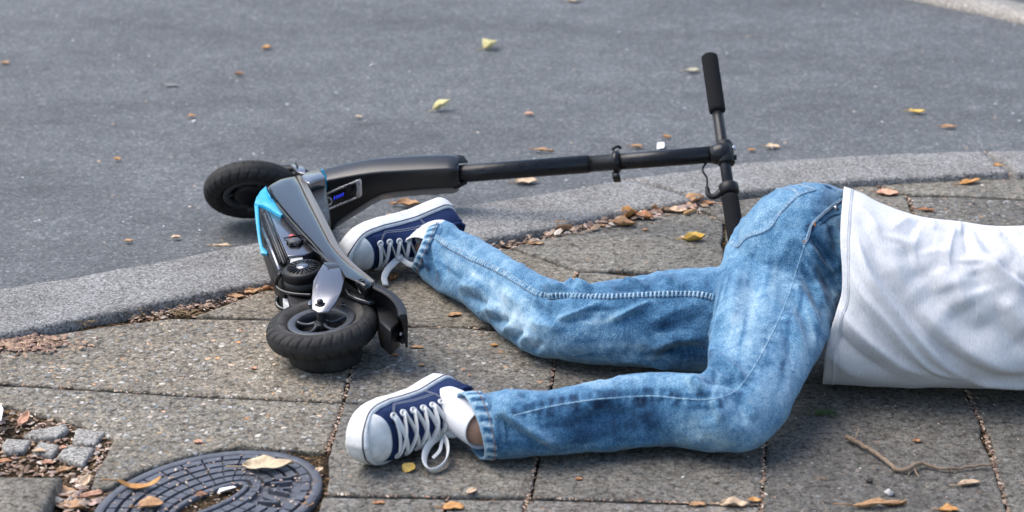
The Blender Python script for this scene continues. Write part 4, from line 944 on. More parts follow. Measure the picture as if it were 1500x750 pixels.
# stem case: fat housing with sloped upper face, swept along the stem
def yst(px, py0=250):
    # depth of the stem axis at this image column
    lo, hi = 0., 1.3
    for _ in range(40):
        md = (lo+hi)/2; p = WC+ST*md; d = p-CC; x = 750+FOC*(d @ CX)/(d @ CW)
        if x < px: lo = md
        else: hi = md
    return (WC+ST*lo)[1]
case = [(468, 249, 268, 336), (484, 244.5, 262.5, 331), (505, 239, 258.5, 317.5), (526, 235, 255, 304.5), (544, 232, 252.5, 293), (560, 230.5, 251, 285), (580, 229, 250, 281.5), (620, 227, 248, 278), (654, 226, 246.5, 276), (664, 226.5, 247, 276), (672, 229, 248, 272)]
v = []
for x, t, e, b in case:
    y = yst(x); ins = .004 if x > 668 else 0
    v += [atY(x, t, y+.022), atY(x, t+(e-t)*.12, y+.012), atY(x, e-1.5, y-.030+ins), atY(x, e+1.5, y-.034+ins), atY(x, b-2, y-.031+ins), atY(x, b, y-.024), atY(x, b, y+.03)-(0, 0, .012), atY(x, t, y+.034)-(0, 0, .02)]
k = 8; nst = len(case)
stem_case = part('stem_housing', (v, gridf(nst, k, True)+[list(range(k)), list(range((nst-1)*k, nst*k))[::-1]]), 'satin', bevel=.0025)
part('housing_lip', join(prism([atY(662, 226.5, yst(662)+.03), atY(678, 227, yst(678)+.03), atY(686, 237, yst(684)+.02), atY(672, 238, yst(672)-.01), atY(664, 246, yst(664)-.03)], (0, .004, -.004)),
    prism([atY(664, 250, yst(664)-.032), atY(669, 250, yst(668)-.031), atY(670, 272, yst(670)-.028), atY(686, 264, yst(684)-.005), atY(684, 270, yst(684)-.002), atY(670, 277, yst(670)-.025), atY(664, 277, yst(664)-.028)], (0, .012, 0))), 'plastic', bevel=.001)
fc = lambda px, py, off=.0: atY(px, py, yst(px)-.034-off)   # front face of the stem housing
def plate(name, pts, m, off, th, parent=stem_case, bevel=.0006): return part(name, prism([fc(x, y, off) for x, y in pts], (0, th, 0)), m, parent, bevel)
panel = plate('control_panel', [(471, 286), (474, 283), (527, 263), (530, 264), (531, 287), (528, 289.5), (474, 311), (471, 309)], 'gloss', .0012, .003)
plate('panel_frame', [(471.5, 285.5), (524, 263.5), (524.5, 266), (473, 288)], 'silver', .0022, .003, panel)
plate('panel_frame', [(472, 309), (522, 288.5), (522.5, 291), (473.5, 311.5)], 'silver', .0022, .003, panel)
plate('panel_frame', [(521, 265), (527, 262.8), (529.5, 264), (530.5, 286), (528, 289), (521.5, 291), (523, 276)], 'silver', .003, .003, panel)
plate('panel_latch', [(507, 272), (514, 269), (514, 290), (507, 293)], 'plastic', .0032, .003, panel)
part('power_ring', torus(fc(480.5, 295, .0022), (0, 1, .1), .0082, .0012, 28, 8, (0, 0, 1)), 'silver', panel)
part('power_button', lathe(fc(480.5, 295, .0004), (0, -1, -.05), [(0, .0018), (.006, .0014), (.0072, 0)], 20), 'gloss', panel)
for k in range(5):
    x, y = 489.6+k*3.1, 290.3-k*1.35; plate('battery_light', [(x-.5, y+2.4), (x+.5, y+2.2), (x+1.4, y-2.4), (x+.4, y-2.2)], 'led', .0026, .002, panel, 0)
plate('panel_socket', [(452, 271), (458, 268), (474, 264.5), (476.5, 266), (477.5, 284), (468, 287), (463, 289)], 'plastic', .008, .01)
plate('cyan_line', [(469.5, 248.5), (473, 248.3), (478.5, 259), (478.8, 278), (477.2, 278.5), (476.5, 261)], 'blue', .002, .004)
plate('cyan_line', [(478.5, 309), (480, 308.5), (482, 328), (480.5, 330)], 'blue', .002, .004)
plate('vent_block', [(468, 307), (477, 306.5), (479.5, 330), (476, 333)], 'gloss', .002, .006)
# steering tube, clamp, collar, bar
part('steering_tube', sweep([WC+ST*.30, WC+ST*.72], [.0188]*2, 28), 'steel')
part('steering_tube', sweep([WC+ST*.715, HUB-ST*.008], [.0174]*2, 28), 'steel')
SP = lambda px: WC+ST*float(np.linalg.norm((yst(px)-WC[1])/ST[1])) if abs(ST[1]) > 1e-6 else WC
def stem_at(px):
    lo, hi = 0., 1.3
    for _ in range(40):
        md = (lo+hi)/2; p = WC+ST*md; d = p-CC; x = 750+FOC*(d @ CX)/(d @ CW)
        lo, hi = (md, hi) if x < px else (lo, md)
    return WC+ST*lo
c = stem_at(903); clampP = part('tube_clamp', sweep([c-ST*.0065, c+ST*.0065], [.0225, .0225], 28), 'steel')
part('clamp_block', box(c+CU*-.031-CX*.0, ST, BAR, unit(np.cross(ST, BAR)), .0075, .007, .012), 'plastic', clampP, .002)
part('clamp_bolt', cyl(c+CU*-.028-CW*.012, c+CU*-.028-CW*.002, .005, 14), 'knob', clampP)
part('clamp_latch', sweep(catmull(np.array([c+CU*.024-ST*.008, c+CU*.030-ST*.004, c+CU*.031+ST*.006, c+CU*.026+ST*.008]), 8), .0032, 8), 'steel', clampP)
part('stem_head', sweep([HUB-ST*.026, HUB-ST*.014, HUB-ST*.004, HUB+ST*.012, HUB+ST*.018], [.0185, .022, .024, .0215, .012], 28), 'steel')
part('head_clamp', sweep([HUB+ST*.003-BAR*.026, HUB+ST*.003-BAR*.022, HUB+ST*.003+BAR*.022, HUB+ST*.003+BAR*.026], [.0155, .018, .018, .0155], 24), 'plastic')
part('clamp_bolt', cyl(HUB+ST*.016-BAR*.010, HUB+ST*.026-BAR*.012, .0055, 14), 'silver'); part('clamp_bolt', cyl(HUB+ST*.016+BAR*.010, HUB+ST*.025+BAR*.011, .0055, 14), 'plastic')
LT = .232
bar = part('handlebar', sweep([HUB-BAR*(LT-.01), HUB+BAR*(LT-.01)], [.0115]*2, 22), 'steel')
def grip(p, q, name='grip'):
    d = unit(q-p); L = np.linalg.norm(q-p); return part(name, lathe(p, d, [(0, 0), (.0135, 0), (.0168, .003), (.0172, .008)]+[(.0172, t) for t in np.linspace(.012, L-.008, 8)]+[(.0168, L-.003), (.0135, L), (0, L)], 32, (1, 0, 0)), 'foam')
grip(HUB-BAR*(LT+.004), HUB-BAR*.098); grip(HUB+BAR*.098, HUB+BAR*(LT-.004))
bl = HUB+BAR*.083; sdw = unit(np.cross(BAR, -CW)); sdw = sdw*(1 if sdw[0] < 0 else -1)
brk = part('brake_clamp', sweep([bl-BAR*.012, bl-BAR*.008, bl+BAR*.009, bl+BAR*.013], [.0165, .0205, .0205, .0165], 22), 'plastic')
part('brake_lever', sweep(catmull(np.array([bl+sdw*.012, bl+sdw*.024+BAR*.010, bl+sdw*.034+BAR*.014, bl+sdw*.042+BAR*.008, bl+sdw*.043-BAR*.008]), 16), np.linspace(.0095, .0048, 16), 10, flat=.8), 'plastic')
part('brake_cable', sweep(catmull(np.array([bl+sdw*.043-BAR*.008, bl+sdw*.041-BAR*.030, bl+sdw*.047-BAR*.050, HUB-ST*.034-CU*.014]), 20), .0022, 8), 'plastic')

# deck: glossy side panel that faces the sky, trim strip, deck slab below it
ZP = .135
pan = [(390, 274), (396, 268.5), (408, 262), (421, 258.8), (434, 257), (440, 269), (446, 283), (459, 309), (471, 332), (483, 356), (497, 373), (520, 393), (533, 402), (546, 412), (541, 417), (533, 419), (519, 407), (505, 396), (490, 388), (478, 381), (467, 368), (456, 355), (440, 338), (424, 320), (410, 303), (397, 286)]
PAN = np.array(P3([(x, y, ZP) for x, y in pan])); cen = PAN.mean(0)
def cushion(P, rise, rim, depth):
    """a plate with a softly domed face and rounded edges"""
    P = np.asarray(P); c = P.mean(0); v = []; n = len(P)
    # centre line based inset keeps long plates domed across their width
    ax = unit(P[np.argmax(P[:, 1])]-P[np.argmin(P[:, 1])]); base = c+np.outer((P-c) @ ax, ax)*.86
    rings = [(0, -depth), (0, -rim), (.03, -rim*.4), (.09, -rim*.06), (.2, rise*.35), (.45, rise*.75), (.75, rise*.97), (.97, rise)]
    for t, dz in rings: v += [P[i]*(1-t)+base[i]*t+np.array([0, 0, dz]) for i in range(n)]
    return np.array(v), gridf(len(rings), n, True)+[list(range(n))[::-1], list(range((len(rings)-1)*n, len(rings)*n))]
panel_side = part('side_panel', cushion(PAN, .0035, .005, .02), 'gloss')
part('deck_core', pxprism([(392, 279), (434, 260), (486, 358), (545, 412), (532, 418), (478, 381), (424, 322)], .116, .085), 'plastic', bevel=.004)
strip = [(434.5, 257), (440, 256.5), (446, 262), (452, 272), (472, 310), (486, 338), (496, 358), (505, 372), (524, 390), (549, 410.5), (546, 413), (520, 394.5), (497.5, 374.5), (483.5, 357.5), (459.5, 310.5), (446.5, 284)]
part('deck_edge', pxprism(strip, .133, .010), 'tan_reflection', bevel=.002)  # chamfered panel edge, its tan reflection set as base colour
part('deck_plate', pxprism([(441, 258), (452, 273), (472, 311), (496, 359), (505, 373), (548, 411), (520, 394), (483, 357), (459, 309)], .12, .10), 'gloss', bevel=.002)
h0 = at(530, 410.5, ZP+.003); part('panel_screw', lathe(h0, (0, 0, 1), [(0, -.001), (.0048, -.001), (.0056, .0006), (.0066, .0004)], 20), 'plastic', panel_side)
# head block that joins the deck and the stem
part('head_block', prism(P3([(440, 259, .137), (448, 251.5, .137), (469, 248.5, .137), (477, 259.5, .137), (463, 263.5, .137), (453, 268, .137), (447, 265, .137)]), (0, 0, -.02)), 'grey', bevel=.003)
part('hinge_block', pxprism([(446, 262), (476, 262), (484, 318), (478, 334), (470, 318)], .118, .09), 'plastic', bevel=.003)
# battery housing
bat = part('battery_box', pxprism([(386.5, 304), (398, 306), (411, 315), (421, 318.5), (456, 357), (463, 367.5), (446, 372.5), (421, 375)], .117, .06), 'grey', bevel=.003)
part('underbody', pxprism([(380, 301), (390, 303), (420, 374), (462, 367), (455, 385), (416, 404), (408, 398), (381, 318)], .098, .075), 'plastic', bevel=.003)
for k, (a_, b_, z, m, w) in enumerate([((384, 311), (412, 384), .106, 'steel', .0028), ((387.5, 313), (416, 386), .110, 'knob', .0024), ((390.5, 313), (419, 384), .113, 'steel', .0024), ((381, 322), (410, 396), .097, 'grey', .004), ((378, 321), (408.5, 404), .078, 'steel', .0045), ((393, 311), (421, 379), .116, 'steel', .002)]):
    part('cooling_rib', sweep([at(*a_, z), at(*b_, z)], w, 8), m)
obj('charge_plug', lathe(at(428, 347.5, .118), (0, 0, 1), [(0, .005), (.004, .0048), (.0062, .003), (.0066, -.002)], 20), M['red'], scooter)
part('plug_strap', sweep(catmull(np.array([at(416, 348.8, .119), at(424, 347.4, .1225), at(432, 346, .1225), at(439, 345.5, .119)]), 10), .0016, 8), 'plastic')
kc = at(432, 358, .118); kn = part('star_knob', lathe(kc, (0, 0, 1), [(0, .011), (.0095, .0105), (.0125, .008), (.0125, .001)], 24), 'knob')
for k in range(5):
    t = 2*math.pi*k/5+.4; part('knob_lobe', lathe(kc+np.array([math.cos(t), math.sin(t), 0])*.0115, (0, 0, 1), [(0, .008), (.0035, .0078), (.0048, .006), (.005, .0)], 12), 'plastic', kn)
part('white_tape', pxprism([(425, 376), (443, 374), (444, 383), (425, 385)], .1115, .02), 'white', bevel=.001)
# cyan bow
bow = part('frame_bow', join(prism(P3([(390, 271.5, .136), (381, 280, .133), (375, 289.5, .128), (372.3, 299, .122), (378, 298.6, .122), (384.5, 299.5, .124), (392, 303, .124), (402, 309.5, .124), (411, 315, .123), (418.5, 313.3, .123), (419.5, 311, .124), (413.5, 304, .126), (406, 297, .129), (398, 290, .132), (392, 284, .134)]), (0, 0, -.009)),
    prism(P3([(372.3, 298.5, .121), (378.5, 299.5, .121), (380, 325, .102), (382, 345, .088), (385, 361, .078), (392, 368.5, .073), (392, 373, .069), (382, 371, .07), (378, 352, .084), (374.5, 325, .102)]), (.0, .012, -.009))), 'blue', bevel=.0015)
part('frame_bow', prism(P3([(389.5, 272, .139), (392, 284, .138), (397, 290, .138), (396, 287, .139), (391.5, 279, .140)]), (0, 0, -.006)), 'blue', bevel=.001)
# belt motor: finned cover, drum, guard loops
MC = at(443, 391, .112); tl = unit((-.10, -.10, .99))
mot = part('motor_cap', lathe(MC, tl, [(0, .001), (.0115, .001), (.012, -.0005), (.033, -.0005), (.0365, -.0035), (.0372, -.008), (.0372, -.018), (.0365, -.0185), (.0365, -.020), (.0385, -.0205), (.0385, -.038), (.036, -.040), (.036, -.085), (0, -.085)], 64), 'plastic')
part('cap_disc', lathe(MC, tl, [(0, .0036), (.0105, .0034), (.0118, .002), (.0118, 0)], 32), 'grey', mot)
a_, s_, u_ = frame(tl, (0, 1, 0))
for k in range(20):
    t = 2*math.pi*k/20; d = s_*math.cos(t)+u_*math.sin(t); e = np.cross(a_, d); part('cooling_fin', box(MC+d*.0205+a_*.0008, d, e, a_, .0082, .0008, .0015), 'gloss' if k % 3 else 'steel', mot, .0004)
part('motor_bolt', cyl(at(446, 411.5, .083), at(446, 411.5, .083)+np.array([.002, -.012, .002]), .006, 14), 'knob', mot)
part('guard_loop', sweep(catmull(np.array([at(411, 401, .10), at(405, 411, .085), at(404.5, 418, .075), at(411, 425, .070), at(424, 429.5, .070), at(440, 431.5, .072), at(457, 432.5, .074)]), 30), .0038, 10), 'gloss')
part('guard_loop', sweep(catmull(np.array([at(408, 434, .045), at(405.5, 441, .036), at(407, 448, .03), at(414, 452.5, .028), at(424, 453, .03)]), 20), .0042, 10), 'gloss')
part('reflector', pxprism([(413.5, 430), (427, 432), (428, 446), (424, 448), (415, 441)], .052, .02), 'white', bevel=.002)
part('motor_mount', pxprism([(415, 405), (470, 400), (475, 440), (452, 452), (425, 446)], .066, .05), 'plastic', bevel=.004)
# rear fork plate over the wheel
fp = part('fork_plate', prism(P3([(459, 411, .132), (466, 398, .136), (473.5, 386, .140), (480, 392.5, .138), (503, 390, .138), (507, 398, .136), (506, 404, .134), (500, 426, .122), (493, 441, .112), (482, 455.5, .104), (467, 457.5, .103), (457, 452, .105), (456.5, 437, .114), (458, 424, .124)]), (0, 0, -.004)), 'grey', bevel=.0012)
part('fork_gusset', prism(P3([(473.5, 384, .137), (488, 384.5, .139), (505, 388.5, .139), (508, 397, .137), (506.5, 401, .135), (503, 391.5, .138), (480, 394, .138)]), (0, 0, -.012)), 'gloss', bevel=.001)
NP = at(469.5, 446, .108); part('axle_nut', join(lathe(NP, AXR, [(0, .002), (.0085, .0018), (.009, 0), (.009, -.002)], 22), lathe(NP, AXR, [(0, .0095), (.0042, .009), (.0055, .0075), (.006, .001)], 6)), 'plastic', fp)
part('axle', cyl(RW+AXR*-.03, RW+AXR*.048, .0065, 16), 'plastic')
part('brake_tab', prism(P3([(498, 446, .088), (502, 440.5, .09), (518.5, 438.5, .09), (514.5, 445, .088)]), (0, 0, -.004)), 'grey', bevel=.001)
part('brake_tab', prism(P3([(451, 441, .09), (456, 439, .09), (457, 446, .088), (452, 446, .088)]), (0, 0, -.004)), 'grey', bevel=.001)
part('brake_arm', prism(P3([(505, 422, .108), (514, 424.5, .108), (531, 432.5, .106), (549.5, 440.5, .102), (541, 442.5, .102), (523, 437, .104), (510, 430, .106)]), (0, 0, -.006)), 'grey', bevel=.001)
# rear fender: curved hood with a rolled flange, tail light inside
path = catmull(np.array([(533, 419.5, 0), (548, 416, 0), (564, 421, 0), (578, 429, 0), (588, 438.5, 0), (594, 449, 0), (596.5, 461, 0)], float), 26); v = []
for i, (x, y, _) in enumerate(path):
    z = .128-.010*(i/25)**2; p = at(x, y, z); t = at(*path[min(i+1, 25)][:2], z)-at(*path[max(i-1, 0)][:2], z); t = unit(t); nrm = np.array([t[1], -t[0], 0]); nrm *= 1 if nrm[0] < 0 else -1   # inwards
    h = .062*min(1, .35+i/12)
    v += [p+nrm*.016+(0, 0, -.003), p+nrm*.013+(0, 0, .0005), p+nrm*.003+(0, 0, .0012), p+(0, 0, -.002), p+nrm*-.001+(0, 0, -.012), p+nrm*.0-(0, 0, h), p+nrm*.004-(0, 0, h), p+nrm*.003-(0, 0, .014), p+nrm*.014-(0, 0, .007)]
fd = part('rear_fender', (v, gridf(26, 9, True)+[list(range(9)), list(range(25*9, 26*9))[::-1]]), 'plastic', bevel=.0012)
part('fender_bracket', prism(P3([(574, 452, .092), (584, 452, .092), (592, 462, .085), (594, 478, .075), (590, 497, .058), (585, 499, .055), (577, 490, .06), (584, 478, .072), (582, 465, .08)]), (.004, 0, -.008)), 'plastic', bevel=.0015)
part('tail_light', lathe(at(573.5, 463, .072), unit((-.35, -.75, .45)), [(0, .010), (.006, .009), (.0095, .005), (.010, 0), (.010, -.012)], 22), 'silver')
part('fender_inner', pxprism([(520, 421), (545, 425), (570, 436), (582, 452), (585, 470), (572, 484), (556, 470), (551, 446), (530, 434)], .088, .05), 'plastic', bevel=.004)
for q in ((539, 430.5, .105), (587, 489, .066), (556, 470, .07)): part('fender_screw', lathe(at(*q), unit((-.1, -.5, .8)), [(0, .003), (.003, .0026), (.004, 0)], 12), 'silver', fd)

# ------------------------------------------------------------------ fallen leaves, litter and twigs
LC = dict(tan=(.46, .28, .15), orange=(.50, .27, .10), pale=(.60, .46, .32), yellow=(.66, .46, .12), lemon=(.70, .64, .34), brown=(.22, .12, .06), rust=(.40, .20, .10), pink=(.55, .32, .22), beige=(.58, .47, .32))
def leaf_vf(L, asp, curl, cup, wav, seed, ragged=.0):
    nu, nv = 13, 7; v = []
    for i in range(nu):
        u = i/(nu-1); w = .5*asp*L*(math.sin(math.pi*min(1, u**.85))**.75)*(1+ragged*.6*noise.noise((u*5, seed, 1)))+.0004
        a = curl*(u-.5)
        if abs(curl) > .05: r = L/curl; cx, cz = r*math.sin(a), r*(1-math.cos(a))
        else: cx, cz = L*(u-.5), 0
        for j in range(nv):
            b = (j/(nv-1)*2-1); ww = w*(1+ragged*noise.noise((u*7, b*3, seed))); y = ww*b; z = cup*ww*b*b+wav*L*noise.noise((u*3+seed, b*1.7, seed*.7))-.02*L*(abs(b) < .1)
            n = (-math.sin(a), 0, math.cos(a)); v.append((cx+n[0]*z, y, cz+n[2]*z))
    # stalk
    return np.array(v), gridf(nu, nv)
LEAVES = []
def leaf(px, py, size, col, label, rot=0, curl=.8, cup=.6, asp=.6, wav=.12, z=0.0, tilt=0.0, ragged=.15, name='fallen_leaf', group='dry leaves fallen on the pavement and road', cat='leaf', roll=0):
    P = at(px, py, z); L = size*1.14/pxm(P); sd = len(LEAVES)*1.37+.3; V, F = leaf_vf(L, asp, curl, cup, wav, sd, ragged)
    R = Matrix.Rotation(math.radians(rot), 3, 'Z') @ Matrix.Rotation(math.radians(tilt), 3, 'Y') @ Matrix.Rotation(math.radians(roll), 3, 'X'); V = np.array([R @ Vector(p) for p in V]); V[:, 2] -= np.percentile(V[:, 2], 4)-.0008; V[:, 2] = np.maximum(V[:, 2], .0004)
    o = obj(name, (V+P, F), M['leaf'], None, True, 0, P); c = LC[col] if isinstance(col, str) else col; k = random.uniform(1.0, 1.22)
    o.color = (c[0]*k, c[1]*k, c[2]*k, 1); s = o.modifiers.new('thickness', 'SOLIDIFY'); s.thickness = .0007; s.offset = 0
    if L > .03:
        q = V[3]+P; st = obj('stalk', sweep(catmull(np.array([q, q+R @ Vector((-.16*L, .02*L, .02*L)), q+R @ Vector((-.32*L, .07*L, .01*L))]), 6), .0011, 6), M['leaf'], o); st.color = (c[0]*.7, c[1]*.65, c[2]*.6, 1)
    LEAVES.append(o); return tag(o, label, cat, group)
R_ = ROADZ
leaf(718, 70, 24, 'lemon', 'folded lemon yellow leaf lying high on the road, left of centre', 40, 1.2, 1.0, .8, z=R_, tilt=-15); leaf(648, 160, 26, 'lemon', 'pale yellow curled leaf on the road above the thick stem housing', 20, .8, .9, .5, z=R_, tilt=-25)
leaf(841, 2, 20, 'pale', 'pale leaf on the road at the upper edge of the photo', 0, .4, .4, .5, z=R_); leaf(771, 267, 30, 'pale', 'oval tan leaf on the road just below the black steering tube', 5, .2, .3, .65, z=R_); leaf(598, 302, 32, 'tan', 'tan leaf with pointed tip on the road right above the far shoe', -10, .9, .6, .6, z=R_)
leaf(634, 282, 14, 'orange', 'small tan leaf piece on the road under the stem housing', 0, .5, z=R_); leaf(391, 71, 14, 'orange', 'small orange leaf far out on the road above the front wheel', 10, .3, z=R_); leaf(350, 109, 12, 'rust', 'small rusty leaf on the road, left of the lemon leaf', 0, .4, z=R_)
leaf(281, 171, 11, 'tan', 'tiny tan leaf on the road beside a white crumb', 20, .4, z=R_); leaf(252, 125, 22, (.2, .2, .2), 'faint grey flattened leaf on the left part of the road', -8, .1, .1, .35, 0.02, z=R_)
leaf(797, 222, 26, 'tan', 'thin tan leaf sliver on the road above the steering tube', -12, .3, .5, .22, z=R_); leaf(934, 216, 18, 'tan', 'narrow tan leaf on the road beside the white scrap', 4, .4, .5, .4, z=R_); leaf(977, 202, 11, 'orange', 'small orange leaf just above the white scrap', 0, .4, z=R_)
leaf(1132, 216, 18, 'pale', 'pale tan leaf on the road right of the handlebar', 0, .3, .4, .55, z=R_); leaf(1101, 221, 10, 'orange', 'tiny orange leaf on the road closest to the handlebar', 0, .3, z=R_); leaf(1343, 165, 21, 'yellow', 'yellow leaf on the right side of the road', -5, .3, .4, .5, z=R_); leaf(1390, 187, 20, 'tan', 'narrow tan leaf on the road below the yellow one', 0, .3, .4, .4, z=R_)
leaf(1015, 105, 20, (.5, .48, .36), 'washed out pale leaf on the road left of the upper grip', -5, .2, .3, .45, z=R_); leaf(526, 172, 10, 'pale', 'small pale leaf on the road above the scooter head', 0, .3, z=R_); leaf(775, 168, 12, 'pink', 'small pinkish leaf on the middle of the road', 0, .4, z=R_)
leaf(326, 362, 25, 'pale', 'narrow tan leaf on the kerb edge left of the cyan bow', -8, .5, .5, .32, z=.0); leaf(258, 349, 13, 'pale', 'small pale leaf near the kerb edge, left of the narrow tan leaf', 0, .3, z=R_); leaf(188, 354, 12, 'tan', 'small tan leaf near the left part of the kerb', 0, .4, z=R_); leaf(8, 93, 12, 'tan', 'tiny tan leaf at the left edge of the road', 0, .4, z=R_)
leaf(573, 318, 14, 'pale', 'pale leaf shred on the road left of the pointed tan leaf', 0, .4, z=R_); leaf(577, 300, 10, 'tan', 'tiny tan leaf touching the road under the stem housing', 0, .4, z=R_); leaf(172, 234, 10, 'orange', 'tiny orange leaf on the left part of the road', 0, .4, z=R_)
leaf(1462, 243, 14, 'orange', 'orange leaf lying on top of the kerb at the right', 0, .4, .4, .5, z=.0145); leaf(1421, 269, 30, 'orange', 'curled orange leaf on the slab below the right part of the kerb', 14, .9, .8, .4, tilt=-8); leaf(1300, 285, 28, 'pink', 'flat pale pink leaf on the slab above the white shirt', -12, .4, .4, .7); leaf(1357, 310, 22, 'rust', 'thin rusty leaf on the slab just above the shirt', -10, .6, .6, .3)
leaf(1493, 249, 20, 'tan', 'tan leaf in the kerb gap at the right edge', 10, .6, z=.0)
leaf(722, 354, 34, 'pink', 'pink brown crumpled leaf in the gutter beside the left trouser leg', 0, 1.2, .9, .5, .2, z=-.004); leaf(704, 352, 18, 'brown', 'small brown leaf in the gutter nearest the left trouser leg', 0, 1.0, z=-.004); leaf(785, 358, 20, 'tan', 'flat tan leaf on the slab right of the gutter leaf', -10, .3, .3, .4)
leaf(824, 339, 32, 'tan', 'rolled tan leaf lying along the kerb in the gutter', 18, .5, 1.8, .4, z=-.002); leaf(846, 327, 16, 'orange', 'small bright orange leaf leaning against the kerb', 60, .5, .6, .6, tilt=-40, z=0); leaf(913, 331, 34, 'tan', 'pale tan leaf in front of the orange leaf cone', -8, .8, .8, .45); leaf(923, 319, 24, 'orange', 'orange leaf rolled into a cone against the kerb', 20, .5, 1.5, .8, tilt=-12, z=0)
leaf(941, 321, 28, 'rust', 'rusty crumpled leaf right of the orange cone', -20, 1.1, .9, .4, .22, z=0); leaf(964, 311, 32, 'tan', 'tan crumpled leaf between the cone and the pale leaf by the kerb', -5, 1.2, 1.2, .45, .22, z=-.002); leaf(989, 310, 34, 'pale', 'flat pale ragged leaf under the cigarette end', -12, .4, .3, .6, .1, ragged=.4); leaf(1016, 299, 30, 'tan', 'large tan leaf standing against the kerb joint', 15, .9, .8, .75, tilt=-22, z=0)
leaf(1036, 300, 18, 'rust', 'small rusty leaf left of the brake lever', 0, .8, z=0); leaf(874, 326, 14, 'pink', 'small pinkish leaf in the gutter right of the rolled leaf', -20, .6); leaf(867, 334, 12, 'orange', 'tiny orange leaf ball on the edge of the slab', 0, 1.6); leaf(882, 332, 12, 'tan', 'tiny tan leaf ball beside the pinkish leaf', 0, 1.4); leaf(945, 338, 9, 'tan', 'tiny tan leaf alone on the slab below the gutter', 0, 1.0)
leaf(1018, 353, 31, 'yellow', 'yellow folded leaf alone on the slab left of the lower grip', 6, 1.0, 1.2, .45, tilt=-6); leaf(1000, 349, 9, 'pale', 'tiny pale leaf crumb left of the yellow leaf', 0, 1.0); leaf(1292, 262, 12, 'orange', 'small orange leaf in the moss by the kerb', 0, .5)
leaf(402, 426, 34, 'rust', 'rusty crumpled leaf in the gutter left of the scooter motor', 8, 1.0, 1.0, .35, .22, z=-.004); leaf(372, 431, 26, 'tan', 'tan crumpled leaf in the gutter, left of the rusty leaf by the motor', 20, 1.0, .8, .35, .22, z=-.004); leaf(346, 436, 24, 'tan', 'pale tan leaf lying flat at the gutter edge, left of the motor', -10, .6, .5, .4, z=-.003); leaf(330, 431, 16, 'orange', 'narrow orange leaf in the gutter farthest left of the motor', -40, .5, .5, .4, z=-.003)
leaf(577, 408, 22, 'rust', 'brown leaf scrap beside the dangling lace of the far shoe', 70, 1.0, .8, .5, .2); leaf(666, 463, 20, 'tan', 'pale tan leaf on the slab below the left shin', 15, .5, .5, .4); leaf(611, 510, 18, 'tan', 'thin tan leaf on the slab between scooter and knee', -5, .4, .4, .35); leaf(579, 521, 9, 'rust', 'tiny rusty leaf right of the rear wheel', 0, .5); leaf(618, 536, 8, 'tan', 'tiny tan leaf above the near shoe', 0, .5); leaf(724, 507, 9, 'orange', 'tiny orange leaf left of the left knee', 0, .5)
leaf(600, 689, 20, 'yellow', 'yellow triangular leaf beneath the near shoe', 55, .8, .5, .9, tilt=-20); leaf(664, 745, 28, 'orange', 'orange leaf at the bottom edge below the lace bow', 5, .4, .4, .6); leaf(691, 722, 18, 'pale', 'pale leaf scrap by the slab joint below the lace bow', 50, .8, .5, .6); leaf(555, 738, 16, 'rust', 'thin rusty leaf on the bottom slab', 0, .4, .4, .4)
leaf(37, 619, 24, 'pink', 'pinkish leaf standing in the dirt above the setts', 60, .6, .5, .6, tilt=-30, z=-.006); leaf(58, 663, 20, 'pale', 'pale narrow leaf against the setts', -10, .5, .8, .35, z=0); leaf(8, 677, 20, 'rust', 'rusty leaf at the left edge below the setts', 0, .6, .5, .4, z=-.006); leaf(93, 657, 12, 'pink', 'small pink leaf wedged between two setts', 40, .5, z=0)
leaf(97, 728, 40, 'tan', 'large tan leaf in the gap beside the raised corner slab', 10, .5, .4, .8, .14, z=-.006); leaf(126, 709, 22, 'pale', 'pale leaf upright in the gap by the iron cover', 70, .6, .5, .6, tilt=-25, z=-.004); leaf(134, 727, 30, 'pink', 'pinkish leaf lying across the gap by the iron cover', 30, .5, .5, .4, z=-.002); leaf(108, 745, 34, 'tan', 'tan leaf at the bottom of the gap beside the cover', -15, .5, .4, .6, z=-.004); leaf(95, 690, 22, 'tan', 'tan leaf just above the corner of the raised slab', 25, .7, .5, .5, z=-.004); leaf(70, 680, 16, 'pink', 'small pink leaf in the dirt above the raised slab', 0, .5, z=-.006)
leaf(393, 684, 66, 'beige', 'large flat beige leaf on the right end of the iron cover', 6, .35, .25, .52, .08, z=.006, tilt=-2, ragged=.2); leaf(205, 716, 62, 'orange', 'arched orange leaf on the left part of the iron cover', 8, 1.9, .5, .22, .05, z=.004); leaf(221, 743, 34, 'tan', 'tan leaf at the bottom of the iron cover', 20, .5, .5, .7, z=.004); leaf(295, 727, 16, 'rust', 'small rusty leaf in the slot of the iron cover', 20, .6, z=.0)
leaf(1419, 711, 32, 'pale', 'pale tan leaf on the slab below the twig', 18, .5, 1.0, .35); leaf(1343, 648, 12, 'rust', 'tiny rusty leaf above the bend of the twig', 0, 1.2); leaf(1075, 741, 36, 'pale', 'pale leaf in the bottom joint under the bent knee', 0, .6, .6, .5, .18); leaf(1022, 741, 22, 'tan', 'tan leaf in the bottom joint, left of the pale one', 0, .6, .6, .5); leaf(1105, 735, 18, 'orange', 'orange leaf at the crossing of the bottom joints', 0, .8)
leaf(848, 703, 10, 'rust', 'tiny rusty leaf on the slab below the shin', 0, .6); leaf(290, 649, 13, 'pink', 'small pink leaf on the slab above the iron cover', -20, .4); leaf(388, 537, 0, 'tan', '') if False else None
leaf(1288, 743, 72, 'tan', 'long tan stick-like leaf at the bottom right', 8, .3, 1.5, .14); leaf(1390, 749, 26, 'orange', 'orange leaf at the bottom edge below the twig', 0, .6)
